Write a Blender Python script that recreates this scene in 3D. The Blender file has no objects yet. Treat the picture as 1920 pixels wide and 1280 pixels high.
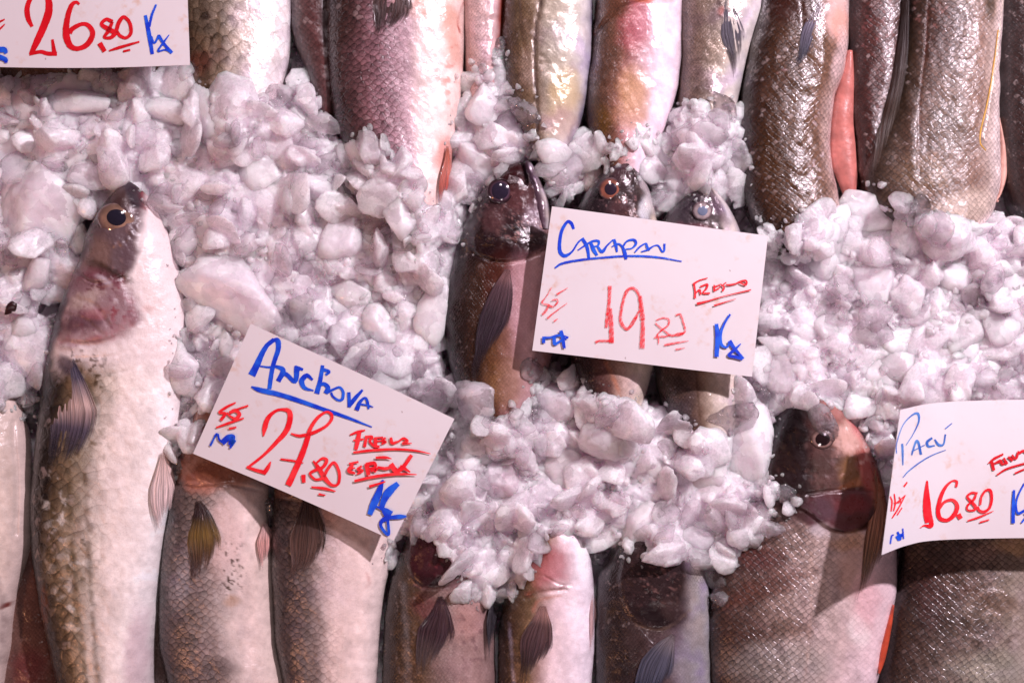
import bpy, bmesh, math
import numpy as np
from mathutils import Vector

# ------------------------------------------------------------------ basics
H = 1.40                      # camera height above the stall bed (m)
S = 0.0005                    # one photo unit = 0.5 mm on the bed
rng = np.random.default_rng(7)
scene = bpy.context.scene
COL = scene.collection

def W(px, py, z, zf=None):
    """measured position (photo units) at height z -> metres on the stall; zf = height the whole thing is sized at"""
    f = (H - (z if zf is None else zf)) / H * S
    return (np.asarray(px, float) - 960) * f, (640 - np.asarray(py, float)) * f

def lin(c):
    c = np.asarray(c, float) / 255.0
    return np.where(c <= 0.04045, c / 12.92, ((c + 0.055) / 1.055) ** 2.4)

def hash2(ix, iy, seed):
    n = (ix.astype(np.int64) * 374761393 + iy.astype(np.int64) * 668265263 + seed * 1442695041) & 0xffffffff
    n = ((n ^ (n >> 13)) * 1274126177) & 0xffffffff
    n = (n ^ (n >> 16)) & 0xffffffff
    return n.astype(float) / 0xffffffff

def vnoise(x, y, seed=0):
    x = np.asarray(x, float); y = np.asarray(y, float)
    ix = np.floor(x); iy = np.floor(y)
    fx = x - ix; fy = y - iy
    fx = fx * fx * (3 - 2 * fx); fy = fy * fy * (3 - 2 * fy)
    a = hash2(ix, iy, seed); b = hash2(ix + 1, iy, seed)
    c = hash2(ix, iy + 1, seed); d = hash2(ix + 1, iy + 1, seed)
    return (a + (b - a) * fx) * (1 - fy) + (c + (d - c) * fx) * fy

def fbm(x, y, seed=0, octv=4):
    s = 0; a = 0.5; t = 0
    for k in range(octv):
        s = s + a * vnoise(x, y, seed + k * 17); t += a
        x = x * 2.03 + 3.1; y = y * 2.03 + 1.7; a *= 0.5
    return s / t * 2 - 1       # -1..1

def smooth(a, b, x):
    t = np.clip((x - a) / (b - a), 0, 1)
    return t * t * (3 - 2 * t)

def pchip(xs, ys, x):
    xs = np.asarray(xs, float); ys = np.asarray(ys, float)
    h = np.diff(xs); d = np.diff(ys) / h
    m = np.zeros(len(xs)); m[0] = d[0]; m[-1] = d[-1]
    for i in range(1, len(xs) - 1):
        if d[i-1] * d[i] > 0:
            w1 = 2*h[i] + h[i-1]; w2 = h[i] + 2*h[i-1]
            m[i] = (w1 + w2) / (w1 / d[i-1] + w2 / d[i])
    k = np.clip(np.searchsorted(xs, x) - 1, 0, len(xs) - 2)
    t = (x - xs[k]) / h[k]
    return ((1+2*t)*(1-t)**2)*ys[k] + t*(1-t)**2*h[k]*m[k] + t*t*(3-2*t)*ys[k+1] + t*t*(t-1)*h[k]*m[k+1]

def catmull(pts, n=8):
    P = np.asarray(pts, float)
    if len(P) < 3:
        t = np.linspace(0, 1, 6)[:, None]
        return P[0] * (1 - t) + P[-1] * t
    Q = np.vstack([2*P[0]-P[1], P, 2*P[-1]-P[-2]])
    out = []
    for i in range(1, len(Q) - 2):
        for t in np.linspace(0, 1, n, endpoint=False):
            a, b, c, d = Q[i-1], Q[i], Q[i+1], Q[i+2]
            out.append(0.5*((2*b)+(-a+c)*t+(2*a-5*b+4*c-d)*t*t+(-a+3*b-3*c+d)*t**3))
    out.append(P[-1])
    return np.array(out)

def inpoly(px, py, poly):
    ins = np.zeros(px.shape, bool)
    P = np.asarray(poly, float); Q = np.roll(P, -1, 0)
    for (x1, y1), (x2, y2) in zip(P, Q):
        if y1 == y2: continue
        c = ((y1 > py) != (y2 > py)) & (px < (x2 - x1) * (py - y1) / (y2 - y1) + x1)
        ins ^= c
    return ins

def segdist(px, py, pts, closed=False):
    P = np.asarray(pts, float)
    best = np.full(px.shape, 1e9)
    n = len(P) if closed else len(P) - 1
    for i in range(n):
        a = P[i]; b = P[(i + 1) % len(P)]
        d = b - a; L = max((d ** 2).sum(), 1e-9)
        t = np.clip(((px - a[0]) * d[0] + (py - a[1]) * d[1]) / L, 0, 1)
        best = np.minimum(best, np.hypot(px - a[0] - t * d[0], py - a[1] - t * d[1]))
    return best

def sdpoly(px, py, poly):      # positive inside
    d = segdist(px, py, poly, True)
    return np.where(inpoly(px, py, poly), d, -d)

# ------------------------------------------------------------------ mesh building
def make_mesh(name, V, F, mat=None, uv=None, cols=None, smooth_on=True, parent=None):
    """V (n,3); F list/array of quads or tris"""
    me = bpy.data.meshes.new(name)
    V = np.asarray(V, np.float32)
    if isinstance(F, np.ndarray):
        k = F.shape[1]; nf = len(F); loops = F.astype(np.int32).ravel()
        starts = (np.arange(nf) * k).astype(np.int32)
    else:
        loops = np.array([i for f in F for i in f], np.int32)
        ln = np.array([len(f) for f in F]); nf = len(F)
        starts = np.concatenate([[0], np.cumsum(ln)[:-1]]).astype(np.int32)
    me.vertices.add(len(V)); me.vertices.foreach_set('co', V.ravel())
    me.loops.add(len(loops)); me.loops.foreach_set('vertex_index', loops)
    me.polygons.add(nf); me.polygons.foreach_set('loop_start', starts)
    me.update(calc_edges=True)
    me.polygons.foreach_set('use_smooth', np.full(nf, smooth_on))
    if uv is not None:
        l = me.uv_layers.new(name='UVMap')
        l.data.foreach_set('uv', np.asarray(uv, np.float32)[loops].ravel())
    if cols:
        for nm, c in cols.items():
            a = me.color_attributes.new(nm, 'FLOAT_COLOR', 'POINT')
            c4 = np.ones((len(V), 4), np.float32); c4[:, :3] = c
            a.data.foreach_set('color', c4.ravel())
    me.validate(); me.update()
    o = bpy.data.objects.new(name, me)
    if mat: me.materials.append(mat)
    COL.objects.link(o)
    if parent is not None: o.parent = parent
    return o

def tag(o, label, cat, group=None, kind=None):
    o['label'] = label; o['category'] = cat
    if group: o['group'] = group
    if kind: o['kind'] = kind
    return o

# ------------------------------------------------------------------ materials
def new_mat(name):
    m = bpy.data.materials.new(name); m.use_nodes = True
    nt = m.node_tree
    return m, nt, nt.nodes['Principled BSDF'], nt.nodes['Material Output']

def N(nt, typ, **kw):
    n = nt.nodes.new(typ)
    for k, v in kw.items():
        if k.startswith('_'): setattr(n, k[1:], v)
    for k, v in kw.items():
        if not k.startswith('_'):
            key = int(k[1:]) if k[0] == 'i' and k[1:].isdigit() else k.replace('__', ' ')
            if hasattr(v, 'is_output') or isinstance(v, bpy.types.NodeSocket): nt.links.new(v, n.inputs[key])
            else: n.inputs[key].default_value = v
    return n

def math_(nt, op, a, b=None, c=None, clamp=False):
    n = nt.nodes.new('ShaderNodeMath'); n.operation = op; n.use_clamp = clamp
    for i, v in enumerate((a, b, c)):
        if v is None: continue
        if isinstance(v, bpy.types.NodeSocket): nt.links.new(v, n.inputs[i])
        else: n.inputs[i].default_value = v
    return n.outputs[0]

def mixc(nt, fac, a, b, mode='MIX'):
    n = nt.nodes.new('ShaderNodeMix'); n.data_type = 'RGBA'; n.blend_type = mode; n.clamp_factor = True
    for idx, v in ((0, fac), (6, a), (7, b)):
        if isinstance(v, bpy.types.NodeSocket): nt.links.new(v, n.inputs[idx])
        elif idx == 0: n.inputs[0].default_value = v
        else: n.inputs[idx].default_value = (*v[:3], 1)
    return n.outputs[2]

def mrange(nt, v, a, b, c=0.0, d=1.0, smoothit=True):
    n = nt.nodes.new('ShaderNodeMapRange')
    n.interpolation_type = 'SMOOTHSTEP' if smoothit else 'LINEAR'
    nt.links.new(v, n.inputs[0])
    for i, x in enumerate((a, b, c, d)): n.inputs[i + 1].default_value = x
    return n.outputs[0]

def fish_material(name, pitch=0.0045, aspect=0.75, rand=0.35, dark=(0.35, 0.25, 0.22), rough=0.33, bump=0.5, flake=0.35, metal=0.0):
    """wet skin: painted pigment map (Col) under a diamond lattice of overlapping scales (strength in Aux.r)"""
    m, nt, bs, out = new_mat(name)
    col = N(nt, 'ShaderNodeAttribute', _attribute_name='Col').outputs['Color']
    aux = N(nt, 'ShaderNodeSeparateColor', Color=N(nt, 'ShaderNodeAttribute', _attribute_name='Aux').outputs['Color'])
    scl, glo, iri = aux.outputs[0], aux.outputs[1], aux.outputs[2]
    uv = N(nt, 'ShaderNodeUVMap', _uv_map='UVMap').outputs[0]
    wob = N(nt, 'ShaderNodeTexNoise', Vector=uv, Scale=45.0, Detail=2.0)
    wv = N(nt, 'ShaderNodeVectorMath', _operation='MULTIPLY_ADD', i0=wob.outputs['Color'], i1=(0.0035, 0.0035, 0), i2=uv)
    sc = N(nt, 'ShaderNodeMapping', Vector=wv.outputs[0]); sc.inputs['Scale'].default_value = (1 / (pitch * aspect), 1 / pitch, 1)
    rot = N(nt, 'ShaderNodeMapping', Vector=sc.outputs[0]); rot.inputs['Rotation'].default_value = (0, 0, math.radians(45))
    v1 = N(nt, 'ShaderNodeTexVoronoi', _feature='F1', _voronoi_dimensions='2D', Vector=rot.outputs[0], Scale=1.0, Randomness=rand)
    ve = N(nt, 'ShaderNodeTexVoronoi', _feature='DISTANCE_TO_EDGE', _voronoi_dimensions='2D', Vector=rot.outputs[0], Scale=1.0, Randomness=rand)
    dif = N(nt, 'ShaderNodeVectorMath', _operation='SUBTRACT', i0=rot.outputs[0], i1=v1.outputs['Position'])
    tilt = N(nt, 'ShaderNodeVectorMath', _operation='DOT_PRODUCT', i0=dif.outputs[0], i1=(0.7, -0.7, 0)).outputs['Value']
    edge = math_(nt, 'MULTIPLY', mrange(nt, ve.outputs['Distance'], 0.02, 0.20, 1.0, 0.0), mrange(nt, tilt, -0.45, 0.35, 1.0, 0.45))
    fin = N(nt, 'ShaderNodeTexNoise', Vector=uv, Scale=900.0, Detail=3.0, Roughness=0.6)
    med = N(nt, 'ShaderNodeTexNoise', Vector=uv, Scale=110.0, Detail=4.0, Roughness=0.65)
    cellr = N(nt, 'ShaderNodeSeparateColor', Color=v1.outputs['Color'])
    # scale lines
    breakup = mrange(nt, med.outputs[0], 0.34, 0.6, 0.25, 1.0)
    lf = math_(nt, 'MULTIPLY', math_(nt, 'MULTIPLY', edge, scl), breakup, clamp=True)
    c1 = mixc(nt, lf, col, mixc(nt, 1.0, col, dark, 'MULTIPLY'))
    # each scale a little different and lighter towards its free edge
    br = math_(nt, 'MULTIPLY_ADD', math_(nt, 'SUBTRACT', cellr.outputs[0], 0.5), math_(nt, 'MULTIPLY', scl, 0.55), 1.0)
    br = math_(nt, 'MULTIPLY_ADD', math_(nt, 'MULTIPLY', tilt, scl), 0.75, br)
    na = math_(nt, 'MULTIPLY_ADD', scl, 0.8, 0.25)
    nb = math_(nt, 'MULTIPLY_ADD', math_(nt, 'SUBTRACT', fin.outputs[0], 0.5), math_(nt, 'MULTIPLY', na, 1.5), 1.0)
    nb2 = math_(nt, 'MULTIPLY_ADD', math_(nt, 'SUBTRACT', med.outputs[0], 0.5), math_(nt, 'MULTIPLY', na, 1.2), nb)
    tot = math_(nt, 'MULTIPLY', br, nb2)
    sv = N(nt, 'ShaderNodeVectorMath', _operation='SCALE', i0=c1); nt.links.new(tot, sv.inputs['Scale'])
    # silver flakes: some scales carry guanine
    fl = math_(nt, 'MULTIPLY', mrange(nt, cellr.outputs[1], 0.80, 0.97), mrange(nt, med.outputs[0], 0.45, 0.62))
    fl = math_(nt, 'MULTIPLY', math_(nt, 'MULTIPLY', fl, math_(nt, 'MULTIPLY', scl, flake)), math_(nt, 'SUBTRACT', 1.0, edge), clamp=True)
    c2 = mixc(nt, fl, sv.outputs[0], (0.50, 0.42, 0.40))
    # iridescence (pale yellow / violet drift) where Aux.b says so
    irn = N(nt, 'ShaderNodeTexNoise', Vector=uv, Scale=38.0, Detail=2.0)
    ramp = N(nt, 'ShaderNodeValToRGB', Fac=irn.outputs[0])
    e = ramp.color_ramp.elements
    e[0].position = 0.35; e[0].color = (0.50, 0.42, 0.60, 1); e[1].position = 0.65; e[1].color = (0.64, 0.58, 0.46, 1)
    k = e.new(0.5); k.color = (0.62, 0.62, 0.56, 1)
    irs = N(nt, 'ShaderNodeVectorMath', _operation='SCALE', i0=ramp.outputs[0]); irs.inputs['Scale'].default_value = 1.75
    c3 = mixc(nt, math_(nt, 'MULTIPLY', iri, 0.8), c2, mixc(nt, 1.0, c2, irs.outputs[0], 'MULTIPLY'))
    nt.links.new(c3, bs.inputs['Base Color'])
    nt.links.new(math_(nt, 'MULTIPLY', iri, 0.4), bs.inputs['Metallic'])
    # roughness and wetness
    r = math_(nt, 'MULTIPLY_ADD', math_(nt, 'SUBTRACT', med.outputs[0], 0.5), 0.5, rough)
    r = math_(nt, 'MULTIPLY_ADD', glo, -0.15, r, clamp=True)
    nt.links.new(r, bs.inputs['Roughness'])
    bs.inputs['Specular IOR Level'].default_value = 0.55
    bs.inputs['Coat Weight'].default_value = 0.5; bs.inputs['Coat Roughness'].default_value = 0.09; bs.inputs['Coat IOR'].default_value = 1.33
    bs.inputs['Subsurface Weight'].default_value = 0.0
    # relief
    h = math_(nt, 'MULTIPLY', edge, -0.35)
    h = math_(nt, 'MULTIPLY_ADD', tilt, 0.9, h)
    h = math_(nt, 'MULTIPLY', h, scl)
    wet = N(nt, 'ShaderNodeTexNoise', Vector=uv, Scale=420.0, Detail=3.0, Roughness=0.6)
    h = math_(nt, 'MULTIPLY_ADD', wet.outputs[0], 0.55, h)
    h = math_(nt, 'MULTIPLY_ADD', fin.outputs[0], 0.16, h)
    b = N(nt, 'ShaderNodeBump', Strength=bump, Distance=0.0011, Height=h)
    nt.links.new(b.outputs[0], bs.inputs['Normal'])
    nt.links.new(b.outputs[0], bs.inputs['Coat Normal'])
    return m

M_brown = fish_material('skin_brown_scaled', pitch=0.0040, aspect=1.1, rand=0.35, dark=(0.22, 0.17, 0.15), rough=0.42, bump=0.5, flake=0.45)
M_pacu = fish_material('skin_pacu', pitch=0.0043, aspect=1.15, rand=0.3, dark=(0.22, 0.17, 0.16), rough=0.36, bump=0.6, flake=0.1)
M_corv = fish_material('skin_croaker', pitch=0.0050, aspect=1.2, rand=0.6, dark=(0.38, 0.28, 0.26), rough=0.34, bump=0.6, flake=0.25)
M_big = fish_material('skin_large_scaled', pitch=0.0105, aspect=0.9, rand=0.75, dark=(0.62, 0.56, 0.50), rough=0.36, bump=0.7, flake=0.5)
M_fine = fish_material('skin_fine_scaled', pitch=0.0030, aspect=0.8, rand=0.5, dark=(0.45, 0.36, 0.32), rough=0.30, bump=0.5, flake=0.3)

def fin_material():
    """thin membrane on soft rays, frayed and see-through towards the tip (Aux.r)"""
    m, nt, bs, out = new_mat('fin_membrane')
    col = N(nt, 'ShaderNodeAttribute', _attribute_name='Col').outputs['Color']
    aux = N(nt, 'ShaderNodeSeparateColor', Color=N(nt, 'ShaderNodeAttribute', _attribute_name='Aux').outputs['Color'])
    uv = N(nt, 'ShaderNodeUVMap', _uv_map='UVMap').outputs[0]
    mp = N(nt, 'ShaderNodeMapping', Vector=uv); mp.inputs['Scale'].default_value = (5.0, 0.35, 1)
    st = N(nt, 'ShaderNodeTexNoise', Vector=mp.outputs[0], Scale=1.0, Detail=3.0, Roughness=0.6)
    n = N(nt, 'ShaderNodeTexNoise', Vector=uv, Scale=2.2, Detail=4.0)
    ray = mrange(nt, st.outputs[0], 0.34, 0.62)
    f = math_(nt, 'MULTIPLY_ADD', ray, 0.65, 0.6)
    f = math_(nt, 'MULTIPLY', f, math_(nt, 'MULTIPLY_ADD', n.outputs[0], 1.0, 0.5))
    sv = N(nt, 'ShaderNodeVectorMath', _operation='SCALE', i0=col); nt.links.new(f, sv.inputs['Scale'])
    nt.links.new(sv.outputs[0], bs.inputs['Base Color'])
    al = math_(nt, 'SUBTRACT', math_(nt, 'MULTIPLY_ADD', ray, 0.45, 0.85), aux.outputs[0], clamp=True)
    nt.links.new(al, bs.inputs['Alpha'])
    b = N(nt, 'ShaderNodeBump', Strength=0.8, Distance=0.0008, Height=ray)
    nt.links.new(b.outputs[0], bs.inputs['Normal'])
    bs.inputs['Roughness'].default_value = 0.34
    bs.inputs['Coat Weight'].default_value = 0.5; bs.inputs['Coat Roughness'].default_value = 0.12
    return m
M_fin = fin_material()

def simple_mat(name, color, rough=0.4, noise=0.0, nscale=60.0, coat=0.0, sss=0.0, trans=0.0, ior=1.45, bump=0.0, bscale=300, spec=0.5):
    m, nt, bs, out = new_mat(name)
    tc = N(nt, 'ShaderNodeTexCoord').outputs['Object']
    n = N(nt, 'ShaderNodeTexNoise', Vector=tc, Scale=nscale, Detail=4.0)
    f = math_(nt, 'MULTIPLY_ADD', math_(nt, 'SUBTRACT', n.outputs[0], 0.5), noise * 2, 1.0)
    sv = N(nt, 'ShaderNodeVectorMath', _operation='SCALE', i0=tuple(lin(color))); nt.links.new(f, sv.inputs['Scale'])
    nt.links.new(sv.outputs[0], bs.inputs['Base Color'])
    bs.inputs['Roughness'].default_value = rough
    bs.inputs['Coat Weight'].default_value = coat; bs.inputs['Coat Roughness'].default_value = 0.05
    bs.inputs['Subsurface Weight'].default_value = sss
    bs.inputs['Subsurface Radius'].default_value = (0.008, 0.005, 0.004)
    bs.inputs['Subsurface Scale'].default_value = 1.0
    bs.inputs['Transmission Weight'].default_value = trans; bs.inputs['IOR'].default_value = ior
    bs.inputs['Specular IOR Level'].default_value = spec
    if bump:
        n2 = N(nt, 'ShaderNodeTexNoise', Vector=tc, Scale=bscale, Detail=4.0)
        b = N(nt, 'ShaderNodeBump', Strength=bump, Distance=0.001, Height=n2.outputs[0])
        nt.links.new(b.outputs[0], bs.inputs['Normal'])
    return m

def vc_mat(name, rough=0.2, coat=0.6, bump=0.25, bscale=350.0):
    m, nt, bs, out = new_mat(name)
    col = N(nt, 'ShaderNodeAttribute', _attribute_name='Col').outputs['Color']
    tc = N(nt, 'ShaderNodeTexCoord').outputs['Object']
    n = N(nt, 'ShaderNodeTexNoise', Vector=tc, Scale=bscale, Detail=3.0)
    f = math_(nt, 'MULTIPLY_ADD', n.outputs[0], 0.6, 0.7)
    sv = N(nt, 'ShaderNodeVectorMath', _operation='SCALE', i0=col); nt.links.new(f, sv.inputs['Scale'])
    nt.links.new(sv.outputs[0], bs.inputs['Base Color'])
    bs.inputs['Roughness'].default_value = rough
    bs.inputs['Coat Weight'].default_value = coat; bs.inputs['Coat Roughness'].default_value = 0.06
    b = N(nt, 'ShaderNodeBump', Strength=bump, Distance=0.0008, Height=n.outputs[0])
    nt.links.new(b.outputs[0], bs.inputs['Normal'])
    return m
M_eye = vc_mat('eye_surface', 0.12, 1.0, 0.05)
M_flesh = vc_mat('raw_flesh', 0.35, 0.6, 0.5, 220.0)

def ice_material(name, cloud_lo, cloud_hi, tint=(0.92, 0.83, 0.88), rough=0.10, refr=0.3, bmp=0.6, grain=0.2, rad=0.014, facet=0.7):
    """wet ice: clear body with milky bubbles inside, a thin film of melt water on top"""
    m, nt, bs, out = new_mat(name)
    tc = N(nt, 'ShaderNodeNewGeometry').outputs['Position']
    oi = N(nt, 'ShaderNodeObjectInfo').outputs['Random']
    n1 = N(nt, 'ShaderNodeTexNoise', Vector=tc, Scale=42.0, Detail=5.0, Roughness=0.6)
    n2 = N(nt, 'ShaderNodeTexNoise', Vector=tc, Scale=520.0, Detail=2.0, Roughness=0.6)
    warp = N(nt, 'ShaderNodeVectorMath', _operation='MULTIPLY_ADD', i0=n1.outputs['Color'], i1=(0.02, 0.02, 0.02), i2=tc)
    vo = N(nt, 'ShaderNodeTexVoronoi', _feature='F1', Vector=warp.outputs[0], Scale=85.0)
    cell = N(nt, 'ShaderNodeSeparateColor', Color=vo.outputs['Color']).outputs[0]
    mid = (cloud_lo + cloud_hi) / 2; half = (cloud_hi - cloud_lo) / 2
    cl = math_(nt, 'MULTIPLY_ADD', math_(nt, 'SUBTRACT', n1.outputs[0], 0.5), half * 4.0, mid)
    cl = math_(nt, 'MULTIPLY_ADD', math_(nt, 'SUBTRACT', oi, 0.5), half, cl)
    cl = math_(nt, 'MULTIPLY_ADD', math_(nt, 'SUBTRACT', cell, 0.5), half * 1.2, cl)
    cl = math_(nt, 'MULTIPLY_ADD', math_(nt, 'SUBTRACT', n2.outputs[0], 0.5), grain, cl, clamp=True)
    nt.nodes.remove(bs)
    n3 = N(nt, 'ShaderNodeTexNoise', Vector=tc, Scale=190.0, Detail=4.0, Roughness=0.65)
    bh = math_(nt, 'MULTIPLY_ADD', n2.outputs[0], 0.3, math_(nt, 'MULTIPLY', n3.outputs[0], 1.3))
    # broken faces: every cell is a little plane tilted its own way
    fac = None
    for sc_, k_ in ((115.0, 1.0), (290.0, 0.8)):
        wp = N(nt, 'ShaderNodeVectorMath', _operation='MULTIPLY_ADD', i0=n3.outputs['Color'], i1=(0.0035, 0.0035, 0.0035), i2=tc)
        vf = N(nt, 'ShaderNodeTexVoronoi', _feature='F1', Vector=wp.outputs[0], Scale=sc_)
        df = N(nt, 'ShaderNodeVectorMath', _operation='SUBTRACT', i0=wp.outputs[0], i1=vf.outputs['Position'])
        rd = N(nt, 'ShaderNodeVectorMath', _operation='SUBTRACT', i0=vf.outputs['Color'], i1=(0.5, 0.5, 0.5))
        dt = N(nt, 'ShaderNodeVectorMath', _operation='DOT_PRODUCT', i0=df.outputs[0], i1=rd.outputs[0]).outputs['Value']
        fac = math_(nt, 'MULTIPLY', dt, k_ * facet) if fac is None else math_(nt, 'MULTIPLY_ADD', dt, k_ * facet, fac)
    bh = math_(nt, 'MULTIPLY_ADD', bh, 0.0013 * bmp, fac)
    bump = N(nt, 'ShaderNodeBump', Strength=1.0, Distance=1.0, Height=bh)
    glass = N(nt, 'ShaderNodeBsdfRefraction', Color=(0.98, 0.95, 0.97, 1), Roughness=0.02, IOR=1.31, Normal=bump.outputs[0])
    clear = N(nt, 'ShaderNodeBsdfTransparent', Color=(0.96, 0.92, 0.94, 1))
    cmix = N(nt, 'ShaderNodeMixShader', i0=1 - refr, i1=glass.outputs[0], i2=clear.outputs[0])
    milk = N(nt, 'ShaderNodeBsdfPrincipled')
    tv = math_(nt, 'MULTIPLY_ADD', math_(nt, 'SUBTRACT', cell, 0.5), 0.10, math_(nt, 'MULTIPLY_ADD', math_(nt, 'SUBTRACT', n1.outputs[0], 0.5), 0.16, 0.99))
    tn = N(nt, 'ShaderNodeVectorMath', _operation='SCALE', i0=tint); nt.links.new(tv, tn.inputs['Scale'])
    nt.links.new(tn.outputs[0], milk.inputs['Base Color'])
    milk.inputs['Roughness'].default_value = 0.3
    milk.inputs['Specular IOR Level'].default_value = 0.3
    milk.inputs['Subsurface Weight'].default_value = 1.0
    milk.inputs['Subsurface Radius'].default_value = (rad, rad * 0.8, rad * 0.9)
    milk.inputs['Subsurface Scale'].default_value = 1.0
    body = N(nt, 'ShaderNodeMixShader', i0=cl, i1=cmix.outputs[0], i2=milk.outputs[0])
    vg = N(nt, 'ShaderNodeTexVoronoi', _feature='F1', Vector=tc, Scale=620.0)
    dg_ = N(nt, 'ShaderNodeVectorMath', _operation='SUBTRACT', i0=tc, i1=vg.outputs['Position'])
    rg = N(nt, 'ShaderNodeVectorMath', _operation='SUBTRACT', i0=vg.outputs['Color'], i1=(0.5, 0.5, 0.5))
    hg = N(nt, 'ShaderNodeVectorMath', _operation='DOT_PRODUCT', i0=dg_.outputs[0], i1=rg.outputs[0]).outputs['Value']
    bg2 = N(nt, 'ShaderNodeBump', Strength=1.0, Distance=1.0, Height=math_(nt, 'MULTIPLY', hg, 0.9), Normal=bump.outputs[0])
    gl = N(nt, 'ShaderNodeBsdfGlossy', Color=(1, 1, 1, 1), Roughness=rough, Normal=bg2.outputs[0])
    fr = N(nt, 'ShaderNodeFresnel', IOR=1.31, Normal=bump.outputs[0])
    ff = math_(nt, 'MINIMUM', math_(nt, 'MULTIPLY_ADD', fr.outputs[0], 0.8, 0.03, clamp=True), 0.20)
    fin = N(nt, 'ShaderNodeMixShader', i0=ff, i1=body.outputs[0], i2=gl.outputs[0])
    nt.links.new(fin.outputs[0], out.inputs['Surface'])
    return m
T_ = (0.984, 0.868, 0.934)
M_ice = ice_material('ice_crushed', 0.58, 1.0, tint=T_, rad=0.022, bmp=0.9, grain=0.45, refr=0.22, facet=1.3)
M_ice_milk = ice_material('ice_milky', 0.64, 0.98, tint=T_, rough=0.07, bmp=0.4, grain=0.15, rad=0.022, refr=0.2, facet=0.35)
M_ice_clear = ice_material('ice_clear', 0.0, 0.22, rough=0.04, refr=0.75, bmp=0.4, grain=0.15, facet=0.3)
M_chip = ice_material('ice_chips', 0.35, 0.8, rough=0.05, refr=0.15, tint=T_, bmp=0.5, facet=0.4)
M_shard = ice_material('ice_shards', 0.10, 0.50, tint=T_, rough=0.05, refr=0.2, bmp=0.35, grain=0.2, rad=0.02, facet=0.4)
M_bed = ice_material('ice_bed', 1.0, 1.1, tint=(0.985, 0.875, 0.94), rough=0.15, bmp=1.0, rad=0.024, facet=0.9)

# ------------------------------------------------------------------ raster of heights over the stall
GX0, GY0, GD = -260, -260, 4
GW, GH = 610, 450
gx = GX0 + np.arange(GW) * GD; gy = GY0 + np.arange(GH) * GD
GXX, GYY = np.meshgrid(gx, gy)
ZMAP = np.full((GH, GW), 0.010)

def samp(grid, px, py):
    x = np.clip((np.asarray(px, float) - GX0) / GD, 0, GW - 1.001); y = np.clip((np.asarray(py, float) - GY0) / GD, 0, GH - 1.001)
    ix = x.astype(int); iy = y.astype(int); fx = x - ix; fy = y - iy
    return (grid[iy, ix]*(1-fx)+grid[iy, ix+1]*fx)*(1-fy)+(grid[iy+1, ix]*(1-fx)+grid[iy+1, ix+1]*fx)*fy

def blur(g, r, it=2):
    g = g.astype(float)
    for _ in range(it):
        for ax in (0, 1):
            p = np.pad(g, [(r + 1, r) if a == ax else (0, 0) for a in (0, 1)], mode='edge')
            c = np.cumsum(p, axis=ax)
            g = (np.take(c, range(2*r+1, c.shape[ax]), axis=ax) - np.take(c, range(0, c.shape[ax]-2*r-1), axis=ax)) / (2*r+1)
    return g

# ------------------------------------------------------------------ fish
def paint(px, py, u, C, A, ops, seed):
    wx = px + 9 * fbm(px / 28, py / 28, seed + 5, 3); wy = py + 9 * fbm(px / 28, py / 28, seed + 9, 3)
    for op in ops:
        k = op[0]
        if k == 'b':      # blotch: cx cy rx ry angle colour strength [scale strength there]
            _, cx, cy, rx, ry, ang, c, st = op[:8]
            a = math.radians(ang); dx = wx - cx; dy = wy - cy
            X = (dx*math.cos(a)+dy*math.sin(a))/rx; Y = (-dx*math.sin(a)+dy*math.cos(a))/ry
            m = st * smooth(1.25, 0.45, np.hypot(X, Y) + 0.12*fbm(px/14, py/14, seed+3, 3))
        elif k == 'p':
            _, poly, c, st, soft = op[:5]
            m = st * smooth(-soft, soft, sdpoly(wx if soft > 5 else px, wy if soft > 5 else py, poly))
        elif k == 'l':
            _, pts, wd, c, st = op[:5]
            m = st * smooth(wd * 1.1, 0, segdist(px + 0.35*wd*fbm(px/9, py/9, seed, 3), py + 0.35*wd*fbm(px/9, py/9, seed+4, 3), catmull(pts, 5))) * (0.35 + 0.65 * smooth(-0.5, 0.4, fbm(px/13, py/13, seed+61, 3)))
        elif k == 's':    # speckle: cx cy rx ry colour strength freq
            _, cx, cy, rx, ry, c, st, fr = op[:8]
            m = st * smooth(1.2, 0.3, np.hypot((wx-cx)/rx, (wy-cy)/ry)) * smooth(0.25, 0.5, fbm(px/fr, py/fr, seed+31, 3))
        m = m[:, None]
        C[:] = C * (1 - m) + lin(c) * m
        extra = {'b': 8, 'p': 5, 'l': 5, 's': 8}[k]
        if len(op) > extra and op[extra] is not None:
            A[:, 0] = A[:, 0] * (1 - m[:, 0]) + op[extra] * m[:, 0]

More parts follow.
